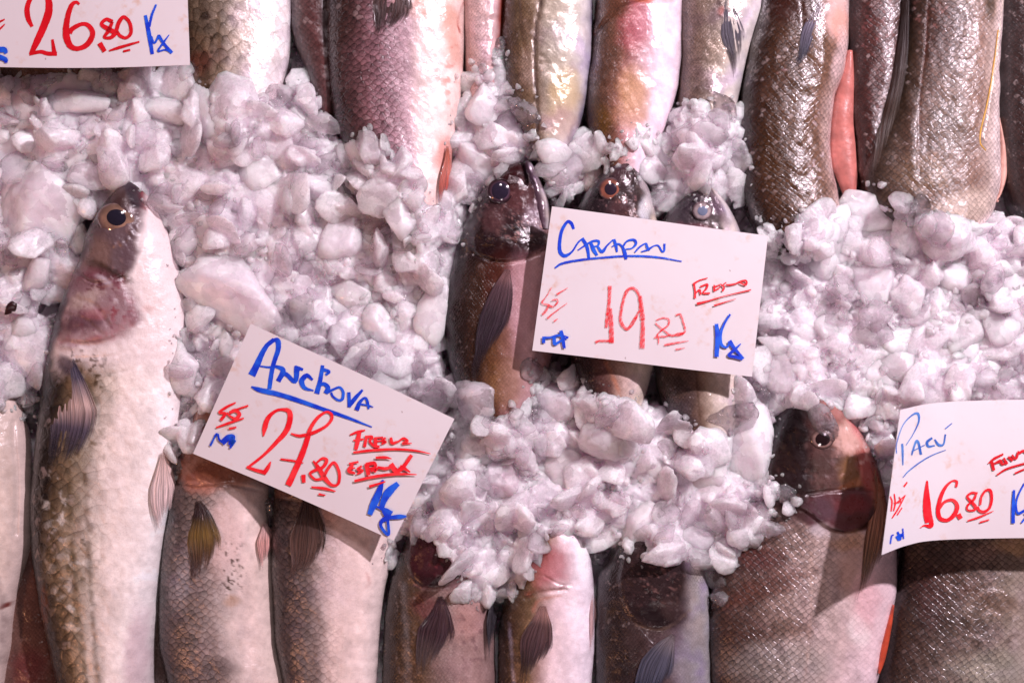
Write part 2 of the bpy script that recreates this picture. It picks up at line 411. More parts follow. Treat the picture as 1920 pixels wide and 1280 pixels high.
FISH = {}
def fish(name, label, cat, rows, mat, ramp, zc=0.03, th=0.030, ops=(), relief=(), scl=(1, 1, 1), irid=(0, 0, 0), glo=0.3,
         jitter=0.07, seed=1, group='whole fish laid out on the ice', lump=0.0011, flat=0.8, step=2.4, extra_u=None, parent=None, reg=True):
    rows = sorted(rows); ys = [r[0] for r in rows]
    n = max(12, int((ys[-1] - ys[0]) / step))
    y = np.linspace(ys[0], ys[-1], n)
    xl = pchip(ys, [r[1] for r in rows], y); xr = pchip(ys, [r[2] for r in rows], y)
    amp = np.clip((xr - xl) / 60, 0, 1) * 2.6
    xl = xl + amp * fbm(y / 55, y * 0 + seed, seed + 70, 3); xr = xr + amp * fbm(y / 55, y * 0 + seed + 9, seed + 75, 3)
    wv = np.maximum((xr - xl) / 2, 0.6); xc = (xl + xr) / 2
    wmax = wv.max()
    q = np.clip(wv / (0.62 * wmax), 0, 1); hh = th * np.sqrt(1 - (1 - q) ** 2) + 0.0004
    nt_ = max(24, int(2 * wmax / step)); nb = 14
    ph = np.linspace(0, math.pi, nt_); phb = np.linspace(math.pi, 2 * math.pi, nb + 2)[1:-1]
    PX = xc[:, None] - wv[:, None] * np.cos(np.concatenate([ph, phb]))[None]
    sn = np.sin(np.concatenate([ph, phb]))
    prof = np.where(sn >= 0, np.abs(sn) ** flat, -np.abs(sn) ** 0.9)
    ZZ = zc + hh[:, None] * prof[None]
    PY = np.repeat(y[:, None], PX.shape[1], 1)
    top = (np.arange(PX.shape[1]) < nt_)
    px = PX.ravel(); py = PY.ravel()
    u = np.tile((1 - np.cos(np.concatenate([ph, phb]))) / 2, n)
    if True:
        d = np.zeros(len(px))
        fade = np.tile(np.clip(sn, 0, 1) ** 0.5, n)
        d += lump * (1.5 * fbm(px / 90, py / 130, seed + 47, 3) + fbm(px / 34, py / 48, seed + 40, 4) + 0.5 * fbm(px / 11, py / 14, seed + 44, 2))
        for r in relief:
            if r[0] == 'plate':      # raised area, height, softness
                d += r[2] * smooth(-r[3], r[3], sdpoly(px, py, catmull(list(r[1]) + [r[1][0]], 5)))
            elif r[0] == 'groove':
                dd = segdist(px, py, catmull(r[1], 5)); d -= r[3] * smooth(r[2], 0, dd)
            elif r[0] == 'bump':
                d += r[5] * np.exp(-(((px - r[1]) / r[3]) ** 2 + ((py - r[2]) / r[4]) ** 2))
        ZZ = ZZ + (d * fade).reshape(ZZ.shape)
    zf = zc + 0.5 * th
    X, Y = W(PX, PY, 0, zf)
    # arc length across for the texture
    dX = np.diff(X, axis=1, prepend=X[:, :1]); dZ = np.diff(ZZ, axis=1, prepend=ZZ[:, :1])
    U = np.cumsum(np.hypot(dX, dZ), axis=1); U = U - U[:, nt_ // 2][:, None]
    uv = np.stack([U.ravel() + seed * 0.37, Y.ravel() + seed * 0.11], 1)
    # colours
    uj = u + jitter * fbm(px / 45, py / 90, seed, 4) + 0.35 * jitter * fbm(px / 12, py / 16, seed + 2, 3)
    if extra_u: uj = uj + extra_u(py)
    cu = [r[0] for r in ramp]; cc = np.array([lin(r[1]) for r in ramp])
    C = np.stack([np.interp(uj, cu, cc[:, i]) for i in range(3)], 1)
    A = np.stack([np.interp(uj, (0.05, 0.45, 0.68), scl), np.full(len(px), glo), np.interp(uj, (0.1, 0.5, 0.9), irid)], 1)
    C *= (1 + 0.20 * fbm(px / 22, py / 30, seed + 7, 4) + 0.12 * fbm(px / 7, py / 9, seed + 8, 3))[:, None]
    paint(px, py, u, C, A, ops, seed)
    C = np.clip(C, 0, 1); lum = C.mean(1)[:, None]; C = lum + (C - lum) * (1.0 + 0.45 * smooth(0.5, 0.1, lum)); C = np.clip(C * (0.27 + 0.90 * lum ** 0.5) * np.array([0.94, 1.0, 1.03]), 0.002, 0.92)
    m = PX.shape[1]
    i = np.arange(n - 1)[:, None] * m; j = np.arange(m)[None]; j2 = (j + 1) % m
    F = np.stack([(i + j), (i + m + j), (i + m + j2), (i + j2)], -1).reshape(-1, 4)
    V = np.stack([X, Y, ZZ], -1).reshape(-1, 3)
    # caps
    V = np.vstack([V, V[:m].mean(0), V[-m:].mean(0)]); c0 = n * m
    uv = np.vstack([uv, uv[:1], uv[-1:]]); C = np.vstack([C, C[nt_//2], C[-m + nt_//2]]); A = np.vstack([A, A[:1], A[-1:]])
    jj = np.arange(m)
    Fl = [tuple(f) for f in F] if False else None
    cap = np.concatenate([np.stack([np.full(m, c0), jj, (jj + 1) % m], 1), np.stack([np.full(m, c0 + 1), (n-1)*m + (jj+1) % m, (n-1)*m + jj], 1)])
    # triangles for the caps next to quads
    faces = np.concatenate([F[:, [0, 1, 2]], F[:, [0, 2, 3]], cap])
    root = None
    ox, oy = float(V[:, 0].mean()), float(V[:, 1].mean())
    if parent is None:
        root = bpy.data.objects.new(name, None); COL.objects.link(root); root.location = (ox, oy, zc - th)
        root.empty_display_size = 0.02
        tag(root, label, cat, group)
        b = make_mesh('body', V - np.array([ox, oy, zc - th]), faces, mat, uv, {'Col': C, 'Aux': A}, parent=root)
        org = np.array([ox, oy, zc - th])
    else:
        root = parent['root']; org = parent['org']
        b = make_mesh(name, V - org, faces, mat, uv, {'Col': C, 'Aux': A}, parent=root)
    if reg:
        # height raster
        wg = np.interp(gy, y, wv, left=0, right=0); xg = np.interp(gy, y, xc); hg = np.interp(gy, y, hh, left=0, right=0)
        q = 1 - ((GXX - xg[:, None]) / np.maximum(wg, 1e-3)[:, None]) ** 2
        z = np.where((q > 0) & (wg[:, None] > 1), zc + hg[:, None] * np.clip(q, 0, 1) ** (flat / 2), 0)
        np.maximum(ZMAP, z, out=ZMAP)
    d = dict(root=root, org=org, zf=zf, zc=zc, rows=(y, xc, wv, hh), flat=flat, body=b)
    FISH[label] = d
    return d

def surf(fd, px, py):
    y, xc, wv, hh = fd['rows']
    w = np.interp(py, y, wv); x = np.interp(py, y, xc); h = np.interp(py, y, hh)
    q = np.clip(1 - ((px - x) / w) ** 2, 0, 1)
    return fd['zc'] + h * q ** (fd['flat'] / 2)

def fin(fd, name, line, colors, lift=(0.0005, 0.003), rays=14, ragged=0.06, seed=1, thick=0.0008, zextra=0.0, label=None, curl=0.0, cut=0.40):
    """line: (x, y, half width) root -> tip"""
    P = catmull(line, 10); n = len(P); m = 30
    P[:, 2] *= 1.22
    P[:, 2] = np.maximum(P[:, 2], 0.55 * P[:, 2].max() * smooth(0.3, 0.8, np.linspace(0, 1, n)))
    P[:, 2] *= np.clip(0.30 + 0.70 * np.linspace(0, 1, n) / 0.45, 0, 1)
    T = np.gradient(P[:, :2], axis=0); T /= np.linalg.norm(T, axis=1)[:, None] + 1e-9
    Nn = np.stack([-T[:, 1], T[:, 0]], 1)
    rr = np.random.default_rng(seed)
    aa = np.linspace(-1, 1, m); rag = 1 - 1.5 * ragged * rr.random(m) ** 1.5 - cut * ((1 - aa) / 2) ** 1.4 - 0.05 * smooth(0.8, 1.0, aa)
    s = np.linspace(0, 1, n)
    V = []; UV = []; C = []; AL = []
    cc = np.array([lin(c) for c in colors]); cs = np.linspace(0, 1, len(colors))
    for side in (1, 0):
        for i in range(n):
            for j in range(m):
                a = -1 + 2 * j / (m - 1)
                si = s[i] * rag[j]
                k = si * (n - 1); k0 = int(min(k, n - 2)); f = k - k0
                p = P[k0] * (1 - f) + P[k0 + 1] * f
                nn = Nn[k0] * (1 - f) + Nn[k0 + 1] * f
                x = p[0] + nn[0] * p[2] * a; yv = p[1] + nn[1] * p[2] * a
                V.append((x, yv, (lift[0] + (lift[1] - lift[0]) * si + curl * a * a * si + 0.0008 * math.sin(a * 5 + seed) * si + 0.0003 * math.sin(a * rays * 1.6)) + (thick if side else 0)))
                UV.append((a * rays / 2 / 2.0, si * 2))
                C.append([np.interp(si, cs, cc[:, q]) for q in range(3)])
                t_ = max(0.0, (s[i] - 0.40) / 0.60) ** 1.8 * 1.05 + max(0.0, (-a - 0.5) / 0.5) ** 1.5 * 0.5 * min(1, si * 4) + max(0, (0.12 - si) / 0.12) * 0.8
                AL.append((min(t_, 1.3), 0, 0))
    V = np.array(V); z = surf(fd, V[:, 0], V[:, 1]) + V[:, 2] + zextra
    X, Y = W(V[:, 0], V[:, 1], 0, fd['zf'] + fd['rows'][3].max() * 0.4)
    V = np.stack([X, Y, z], 1) - fd['org']
    F = []
    for side in (0, 1):
        o = side * n * m
        for i in range(n - 1):
            for j in range(m - 1):
                q = (o+i*m+j, o+i*m+j+1, o+(i+1)*m+j+1, o+(i+1)*m+j)
                F.append(q if side else q[::-1])
    o = n * m
    for i in range(n - 1):
        F.append((i*m, (i+1)*m, o+(i+1)*m, o+i*m)); F.append((i*m+m-1, o+i*m+m-1, o+(i+1)*m+m-1, (i+1)*m+m-1))
    for j in range(m - 1):
        F.append((j, o+j, o+j+1, j+1)); e = (n-1)*m
        F.append((e+j, e+j+1, o+e+j+1, o+e+j))
    ob = make_mesh(name, V, F, M_fin, UV, {'Col': np.array(C), 'Aux': np.array(AL)}, parent=fd['root'])
    if label: ob['label'] = label
    return ob

def eye(fd, cx, cy, r, iris, ring, pupil, ry=1.0, ang=0, pr=0.42, dome=0.36, pc=(0, 0), z_add=0.0, rim=True):
    nr, na = 16, 40
    V = []; C = []
    for i in range(nr + 1):
        t = i / nr
        for k in range(na):
            a = 2 * math.pi * k / na
            x = t * math.cos(a); y = t * math.sin(a) * ry
            V.append((x, y, dome * (math.sqrt(max(0, 1 - (t * 0.97) ** 2)) - 0.25)))
            tt = math.hypot(x - pc[0], y / ry - pc[1])
            ci = lin(iris); cr = lin(ring)
            up = 0.62 + 0.38 * smooth(0.5, -0.3, y / ry)
            c = ci * up * (1 - smooth(0.72, 0.95, tt)) + cr * 0.75 * smooth(0.72, 0.95, tt)
            C.append(c * (0.72 + 0.5 * float(vnoise(x * 4 + cx, y * 4 + cy, 3))))
    V = np.array(V); a = math.radians(ang)
    X = V[:, 0]*math.cos(a)-V[:, 1]*math.sin(a); Y = V[:, 0]*math.sin(a)+V[:, 1]*math.cos(a)
    z0 = float(surf(fd, cx, cy)) + z_add
    wx, wy = W(cx, cy, 0, fd['zf'])
    rm = r * S
    VV = np.stack([wx + X * rm, wy + Y * rm, z0 + V[:, 2] * rm], 1) - fd['org']
    F = []
    for i in range(nr):
        for k in range(na):
            F.append((i*na+k, (i+1)*na+k, (i+1)*na+(k+1) % na, i*na+(k+1) % na))
    e = make_mesh('eye', VV, F, M_eye, None, {'Col': np.array(C)}, parent=fd['root'])
    # pupil: a lens-shaped disc standing just proud of the eyeball
    V = []; F = []
    for i in range(7):
        t = i / 6
        for k in range(32):
            b = 2 * math.pi * k / 32
            x = pc[0] + pr * t * math.cos(b); y = (pc[1] + pr * t * math.sin(b)) * ry
            rr = min(0.999, math.hypot(x, y / ry))
            V.append((x, y, dome * (math.sqrt(max(0, 1 - (rr * 0.97) ** 2)) - 0.25) + 0.015 + 0.03 * (1 - t * t)))
    V = np.array(V)
    X = V[:, 0]*math.cos(a)-V[:, 1]*math.sin(a); Y = V[:, 0]*math.sin(a)+V[:, 1]*math.cos(a)
    VV = np.stack([wx + X * rm, wy + Y * rm, z0 + V[:, 2] * rm], 1) - fd['org']
    for i in range(6):
        for k in range(32):
            F.append((i*32+k, (i+1)*32+k, (i+1)*32+(k+1) % 32, i*32+(k+1) % 32))
    cp = np.tile(lin(pupil), (len(V), 1))
    p = make_mesh('pupil', VV, F, M_eye, None, {'Col': cp}, parent=e)
    if not rim: return e
    # fleshy rim round the eye
    V = []; F = []
    for i in range(40):
        a1 = 2 * math.pi * i / 40
        for k in range(10):
            b = 2 * math.pi * k / 10
            rr = 1.02 + 0.07 * math.cos(b)
            V.append((rr * math.cos(a1), rr * math.sin(a1) * ry, 0.02 + 0.09 * math.sin(b)))
    V = np.array(V)
    X = V[:, 0]*math.cos(a)-V[:, 1]*math.sin(a); Y = V[:, 0]*math.sin(a)+V[:, 1]*math.cos(a)
    VV = np.stack([wx + X * rm, wy + Y * rm, z0 + V[:, 2] * rm], 1) - fd['org']
    for i in range(40):
        for k in range(10):
            F.append((i*10+k, ((i+1) % 40)*10+k, ((i+1) % 40)*10+(k+1) % 10, i*10+(k+1) % 10))
    make_mesh('eye_rim', VV, F, M_eye, None, {'Col': np.tile(lin(ring), (len(V), 1)) * 0.55}, parent=e)

# ------------------------------------------------------------------ the fish, one by one (head first, then along the rows)
OLIVE = (88, 74, 66); CREAM = (232, 214, 204); PINKW = (236, 205, 205)

# big mullet lying head up along the side of the stall
f = fish('mullet', 'big silver scaled fish with an amber ringed eye, beside the 27.80 tag', 'fish',
    [(336, 238, 246), (342, 228, 256), (355, 214, 268), (375, 196, 280), (400, 178, 293), (430, 160, 306), (470, 146, 322), (520, 126, 333), (570, 104, 340), (640, 84, 344),
     (740, 68, 336), (850, 55, 326), (960, 48, 311), (1050, 52, 296), (1130, 64, 286), (1230, 86, 280), (1330, 112, 276), (1430, 150, 262), (1500, 185, 235)],
    M_big, [(0, (40, 34, 28)), (0.14, (62, 52, 44)), (0.24, (126, 112, 96)), (0.40, (168, 154, 136)), (0.52, (212, 196, 182)), (0.66, (238, 220, 210)), (1, (240, 228, 222))],
    zc=0.038, th=0.040, scl=(1.0, 0.45, 0.0), glo=0.25, seed=11, jitter=0.09, irid=(0.15, 0.05, 0),
    ops=[
     ('p', [(30, 690), (330, 690), (330, 330), (30, 330)], (238, 220, 214), 1.0, 30, 0.0),
     ('p', [(150, 325), (268, 325), (272, 380), (274, 450), (262, 500), (240, 530), (190, 545), (120, 545)], (122, 104, 106), 1.0, 9, 0.0), ('s', 200, 460, 80, 80, (160, 132, 128), 0.7, 14), ('s', 190, 500, 70, 50, (66, 52, 54), 0.7, 10),
     ('b', 190, 480, 36, 40, 20, (160, 132, 122), 0.7), ('b', 165, 440, 24, 60, 25, (74, 62, 62), 0.7), ('b', 222, 378, 46, 26, 0, (84, 62, 58), 0.8),
     ('b', 215, 510, 46, 14, 25, (70, 52, 44), 0.85), ('b', 255, 478, 18, 22, 0, (120, 100, 104), 0.7),
     ('p', [(218, 330), (262, 330), (274, 392), (258, 392), (240, 355), (228, 352), (205, 372)], (58, 46, 54), 0.95, 5),
     ('l', [(262, 350), (270, 372), (276, 392)], 7, (160, 80, 84), 0.8),
     ('p', [(118, 520), (175, 505), (225, 525), (258, 560), (266, 598), (245, 625), (200, 640), (120, 640), (84, 640)], (164, 132, 136), 0.9, 20, 0.0), ('s', 170, 580, 90, 70, (206, 176, 170), 0.7, 12), ('s', 230, 560, 40, 60, (150, 70, 78), 0.7, 9), ('s', 240, 540, 50, 40, (236, 220, 222), 0.7, 6),
     ('b', 170, 560, 40, 16, -15, (206, 180, 170), 0.8), ('b', 165, 605, 52, 18, -8, (118, 90, 96), 0.85), ('b', 195, 585, 30, 14, 0, (180, 120, 124), 0.6),
     ('l', [(118, 545), (165, 515), (215, 525), (250, 560), (262, 600)], 17, (138, 84, 94), 0.7), ('s', 190, 530, 80, 26, (104, 50, 60), 0.7, 8), ('s', 200, 600, 70, 50, (132, 88, 98), 0.7, 11),
     ('l', [(112, 640), (160, 640), (215, 630), (250, 608)], 16, (180, 112, 118), 0.65),
     ('b', 205, 525, 20, 8, 25, (226, 210, 214), 0.6), ('b', 283, 578, 14, 9, 0, (226, 190, 182), 0.7),
     ('p', [(30, 560), (104, 520), (118, 560), (106, 640), (96, 720), (100, 860), (60, 900), (20, 900)], (44, 38, 32), 0.9, 12, 0.6), ('l', [(80, 640), (68, 740), (58, 860), (54, 960), (60, 1080), (74, 1160)], 12, (40, 34, 28), 0.8),
     ('b', 112, 590, 18, 70, 12, (44, 34, 34), 0.8),
     ('b', 160, 715, 30, 50, -25, (134, 112, 92), 0.75, 0.3), ('b', 130, 680, 26, 18, 20, (74, 64, 84), 0.7),
     ('s', 170, 700, 60, 70, (84, 66, 48), 0.8, 9), ('s', 160, 830, 70, 80, (110, 92, 70), 0.6, 12),
     ('s', 150, 1050, 60, 180, (84, 74, 58), 0.55, 14), ('s', 110, 960, 40, 120, (236, 232, 226), 0.6, 16), ('s', 150, 1090, 70, 160, (228, 222, 214), 0.5, 18),
     ('l', [(106, 900), (112, 1040), (128, 1160), (150, 1280), (180, 1400)], 11, (86, 74, 58), 0.7), ('l', [(140, 880), (148, 1040), (160, 1160), (176, 1290)], 9, (98, 86, 68), 0.65),
     ('l', [(170, 860), (176, 960), (182, 1100), (196, 1280)], 8, (110, 96, 80), 0.6), ('l', [(78, 880), (82, 1000), (98, 1140), (120, 1270)], 9, (66, 56, 44), 0.7),
     ('b', 235, 950, 60, 120, 0, (240, 222, 214), 0.4, 0.1), ('b', 262, 1220, 22, 90, 0, (206, 172, 176), 0.6),
     ('b', 88, 1135, 12, 50, 0, (196, 112, 74), 0.25),
    ],
    relief=[('plate', [(178, 352), (232, 345), (272, 390), (276, 450), (258, 505), (215, 535), (160, 520), (150, 450)], 0.0022, 5),
            ('plate', [(110, 530), (170, 512), (230, 528), (262, 580), (258, 620), (200, 642), (110, 642)], 0.0018, 10),
            ('groove', [(120, 640), (180, 646), (230, 632), (256, 610)], 9, 0.0018), ('groove', [(150, 560), (190, 575), (215, 610)], 8, 0.0008), ('groove', [(130, 590), (170, 600), (200, 625)], 7, 0.0007), ('groove', [(262, 356), (268, 376), (278, 396)], 4, 0.003), ('bump', 262, 388, 5, 5, 0.0016), ('bump', 268, 402, 5, 5, 0.0016), ('bump', 272, 418, 5, 5, 0.0016), ('bump', 270, 433, 5, 5, 0.0016), ('bump', 262, 445, 5, 5, 0.0016), ('bump', 252, 452, 5, 5, 0.0016), ('bump', 240, 458, 5, 5, 0.0016), ('bump', 228, 462, 5, 5, 0.0016), ('bump', 266, 426, 5, 5, 0.0016), ('bump', 257, 438, 5, 5, 0.0016),
            ('groove', [(140, 505), (190, 532), (240, 522)], 5, 0.002), ('groove', [(270, 640), (230, 665), (150, 672)], 5, 0.0008), ('groove', [(300, 650), (260, 690), (200, 700)], 6, 0.0007)])
eye(f, 228, 414, 34, (150, 118, 100), (136, 110, 104), (30, 28, 42), ry=0.84, ang=-12, pr=0.50, pc=(0.05, 0.10), z_add=-0.0015, rim=False, dome=0.38)
fin(f, 'pectoral_fin', [(128, 672, 26), (130, 710, 38), (134, 760, 42), (134, 800, 38), (122, 845, 30), (108, 888, 16)],
    [(66, 60, 80), (70, 62, 84), (196, 170, 162), (90, 82, 98), (52, 48, 64), (40, 38, 52)], rays=18, seed=4, ragged=0.04, cut=0.22, lift=(0.0003, 0.002), label='dark blue pectoral fin with a pale middle')
fin(f, 'pelvic_fin', [(302, 850, 12), (302, 900, 17), (300, 950, 15), (299, 1004, 5)], [(226, 196, 186), (232, 206, 200), (226, 200, 198)], rays=9, seed=5, lift=(0.0003, 0.003))

fish('mullet', 'cream bellied fish lying half out of the frame beside the big silver fish', 'fish',
    [(690, -150, -60), (720, -150, 10), (780, -150, 32), (880, -150, 48), (980, -150, 50), (1060, -150, 38), (1130, -140, 20), (1230, -120, 8), (1330, -100, -10), (1400, -80, -30)],
    M_fine, [(0, (110, 96, 84)), (0.5, (206, 184, 172)), (0.8, (226, 204, 190)), (1, (222, 196, 184))], zc=0.036, th=0.034, scl=(0.7, 0.1, 0), seed=12,
    ops=[('l', [(18, 800), (26, 900), (28, 980)], 10, (200, 176, 160), 0.5), ('b', 12, 1134, 10, 4, -15, (120, 40, 40), 0.9), ('l', [(4, 1080), (8, 1160), (0, 1240)], 8, (150, 130, 126), 0.6)],
    relief=[('groove', [(26, 790), (34, 900), (32, 1000)], 5, 0.003)])
fish('bream', 'wet brownish pink fish lying lowest under its neighbours in the corner of the stall', 'fish',
    [(900, -60, 40), (960, -90, 90), (1040, -110, 112), (1150, -110, 130), (1280, -100, 140), (1400, -60, 120), (1450, -20, 80)],
    M_fine, [(0, (120, 90, 84)), (0.5, (132, 104, 96)), (0.8, (112, 84, 76)), (1, (90, 62, 58))], zc=0.018, th=0.020, scl=(0.5, 0.5, 0.4), seed=13, glo=0.9,
    ops=[('b', 60, 1250, 40, 40, 0, (120, 66, 70), 0.5), ('b', 35, 1020, 30, 60, 0, (60, 40, 38), 0.8)])
fish('mullet', 'dim narrow fish wedged low between the big silver fish and the first croaker', 'fish',
    [(960, 262, 300), (1040, 250, 330), (1150, 250, 340), (1280, 252, 350), (1400, 260, 340), (1440, 280, 320)],
    M_fine, [(0, (120, 100, 96)), (0.5, (104, 86, 80)), (1, (84, 68, 62))], zc=0.016, th=0.018, scl=(0.5, 0.5, 0.5), seed=14)

# croakers below the 27.80 tag
f = fish('croaker', 'grey scaled croaker with an olive and black fin, under the 27.80 tag', 'fish',
    [(740, 400, 420), (760, 370, 448), (800, 346, 470), (850, 330, 488), (900, 320, 496), (970, 306, 500), (1050, 296, 504), (1130, 291, 508), (1210, 294, 514), (1290, 310, 528), (1400, 350, 530), (1500, 390, 500)],
    M_corv, [(0, (56, 48, 46)), (0.12, (104, 94, 92)), (0.35, (146, 134, 130)), (0.52, (168, 152, 146)), (0.68, (214, 194, 186)), (0.8, (232, 206, 196)), (1, (226, 200, 186))],
    zc=0.032, th=0.033, scl=(1, 0.8, 0.0), seed=21, irid=(0.35, 0.1, 0),
    ops=[('p', [(280, 730), (520, 730), (520, 905), (440, 915), (380, 900), (330, 905), (280, 940)], (176, 136, 122), 0.85, 12, 0.1),
         ('b', 380, 900, 40, 22, 10, (190, 132, 114), 0.8, 0.1), ('b', 425, 880, 60, 22, 10, (150, 92, 70), 0.6), ('b', 425, 1000, 40, 80, 0, (232, 198, 190), 0.7, 0.0),
         ('s', 440, 1060, 30, 70, (74, 56, 46), 0.9, 5), ('s', 445, 1100, 20, 30, (74, 56, 46), 0.9, 4), ('b', 440, 1120, 20, 14, 0, (196, 152, 120), 0.5),
         ('b', 400, 1250, 60, 30, 0, (112, 102, 102), 0.6), ('b', 345, 1090, 24, 60, 5, (190, 182, 186), 0.5), ('b', 320, 900, 24, 34, 0, (70, 54, 52), 0.7)],
    relief=[('groove', [(330, 905), (380, 912), (440, 905), (490, 920)], 6, 0.0018), ('plate', [(330, 860), (400, 800), (480, 850), (480, 905), (400, 908)], 0.0015, 5)])
fin(f, 'pectoral_fin', [(372, 938, 16), (380, 965, 24), (382, 1000, 30), (384, 1035, 28), (380, 1070, 18), (372, 1104, 5)],
    [(60, 34, 34), (44, 28, 30), (120, 96, 46), (96, 72, 50), (84, 60, 56), (110, 80, 74)], rays=16, seed=6, lift=(0.0003, 0.001), ragged=0.14)
fin(f, 'pelvic_fin', [(492, 985, 8), (494, 1020, 11), (494, 1072, 4)], [(226, 190, 184), (216, 160, 150), (206, 160, 156)], rays=6, seed=7)
f = fish('croaker', 'grey and cream croaker with a ragged brown fin, between two others below the tag', 'fish',
    [(800, 560, 590), (820, 540, 620), (860, 522, 650), (900, 512, 680), (950, 507, 712), (1000, 504, 733), (1060, 503, 728), (1130, 506, 716), (1200, 512, 708), (1290, 528, 702), (1400, 560, 680), (1480, 590, 650)],
    M_corv, [(0, (54, 46, 46)), (0.12, (96, 86, 86)), (0.32, (138, 126, 122)), (0.46, (168, 150, 144)), (0.58, (222, 194, 184)), (0.8, (238, 212, 202)), (1, (232, 210, 200))],
    zc=0.033, th=0.034, scl=(1, 0.55, 0.0), seed=22, irid=(0.3, 0.1, 0),
    ops=[('p', [(490, 800), (740, 800), (740, 905), (640, 930), (560, 925), (490, 935)], (176, 130, 116), 0.8, 14, 0.1), ('b', 530, 905, 30, 24, 0, (74, 56, 50), 0.7),
         ('b', 610, 955, 40, 26, 20, (226, 176, 164), 0.6), ('b', 640, 1080, 50, 100, 0, (238, 212, 206), 0.6, 0), ('l', [(690, 1072), (694, 1090), (688, 1096)], 5, (206, 150, 140), 0.6)],
    relief=[('groove', [(510, 930), (570, 938), (640, 925)], 6, 0.002)])
fin(f, 'pectoral_fin', [(580, 925, 22), (580, 960, 27), (580, 1000, 31), (575, 1040, 26), (566, 1070, 16), (560, 1098, 5)],
    [(70, 44, 42), (56, 40, 38), (92, 70, 62), (108, 84, 78), (96, 72, 70)], rays=16, seed=8, ragged=0.14)

# three dark fish at the lower edge
f = fish('trevally', 'dark mottled fish with a wine red gill, beside the cream croaker', 'fish',
    [(985, 790, 830), (1000, 768, 862), (1020, 756, 886), (1050, 744, 906), (1090, 732, 918), (1140, 722, 925), (1200, 716, 928), (1280, 713, 930), (1380, 730, 925), (1460, 770, 890)],
    M_fine, [(0, (50, 42, 40)), (0.15, (84, 70, 60)), (0.35, (118, 98, 84)), (0.55, (164, 140, 134)), (0.8, (182, 150, 144)), (1, (150, 126, 122))],
    zc=0.032, th=0.031, scl=(0.9, 0.5, 0.2), seed=31, irid=(0.25, 0.15, 0.1),
    ops=[('p', [(765, 985), (880, 985), (890, 1040), (862, 1085), (800, 1098), (772, 1080), (764, 1030)], (78, 44, 50), 0.95, 10, 0.0), ('b', 810, 1085, 40, 12, 10, (50, 24, 28), 0.8),
         ('s', 815, 1035, 50, 40, (150, 92, 96), 0.7, 9), ('l', [(780, 1092), (820, 1100), (862, 1090)], 5, (170, 140, 140), 0.7), ('b', 800, 1130, 36, 28, 20, (120, 72, 76), 0.6),
         ('b', 875, 1160, 40, 36, 0, (200, 152, 144), 0.5), ('s', 885, 1180, 40, 90, (120, 96, 100), 0.5, 11), ('s', 765, 1160, 40, 90, (96, 72, 52), 0.6, 6), ('l', [(760, 1090), (762, 1180), (768, 1280)], 12, (170, 168, 170), 0.4)],
    relief=[('plate', [(770, 1000), (850, 995), (885, 1040), (860, 1085), (800, 1096), (768, 1060)], 0.0022, 5)])
fin(f, 'pectoral_fin', [(826, 1116, 12), (826, 1150, 24), (818, 1190, 29), (804, 1235, 20), (796, 1290, 8)],
    [(84, 56, 60), (66, 46, 52), (62, 44, 50), (96, 84, 84), (60, 56, 66)], rays=14, seed=9, lift=(0.0003, 0.002), ragged=0.1)
fin(f, 'pelvic_fin', [(921, 1130, 5), (922, 1170, 8), (921, 1240, 3)], [(70, 66, 72), (54, 50, 56), (60, 60, 66)], rays=5, seed=10, zextra=0.004)
f = fish('trevally', 'half olive, half pearly white fish, middle of three below the heap', 'fish',
    [(988, 1030, 1062), (1000, 1005, 1084), (1015, 990, 1098), (1040, 974, 1108), (1080, 956, 1113), (1130, 944, 1116), (1200, 934, 1116), (1280, 932, 1112), (1380, 950, 1100), (1460, 990, 1060)],
    M_fine, [(0, (54, 44, 40)), (0.15, (96, 78, 66)), (0.32, (144, 122, 102)), (0.42, (200, 166, 158)), (0.55, (236, 208, 208)), (0.85, (244, 226, 230)), (1, (238, 220, 224))],
    zc=0.033, th=0.032, scl=(0.8, 0.1, 0.0), seed=32, irid=(0.3, 0.1, 0),
    ops=[('b', 1030, 1055, 44, 44, 15, (198, 120, 124), 0.75, 0), ('l', [(990, 1110), (1020, 1100), (1056, 1098)], 9, (150, 92, 84), 0.7), ('b', 1000, 1035, 26, 30, 0, (140, 96, 92), 0.6),
         ('l', [(1000, 1140), (1010, 1120), (1050, 1110)], 5, (206, 140, 120), 0.6), ('b', 1095, 1040, 16, 60, 0, (250, 240, 242), 0.8), ('l', [(955, 1165), (960, 1230), (964, 1290)], 5, (180, 176, 190), 0.6)],
    relief=[('groove', [(985, 1118), (1020, 1104), (1060, 1100)], 5, 0.002), ('groove', [(1020, 1075), (1050, 1090), (1070, 1092)], 4, 0.001)])
fin(f, 'pectoral_fin', [(1018, 1134, 16), (1014, 1170, 25), (1004, 1210, 24), (994, 1250, 14), (988, 1300, 5)],
    [(206, 160, 150), (96, 72, 72), (80, 60, 64), (66, 52, 54), (50, 44, 50)], rays=14, seed=12, lift=(0.0003, 0.002), ragged=0.1)
fin(f, 'anal_fin', [(1113, 1110, 4), (1115, 1160, 7), (1112, 1230, 3)], [(226, 190, 186), (216, 176, 176)], rays=4, seed=13)
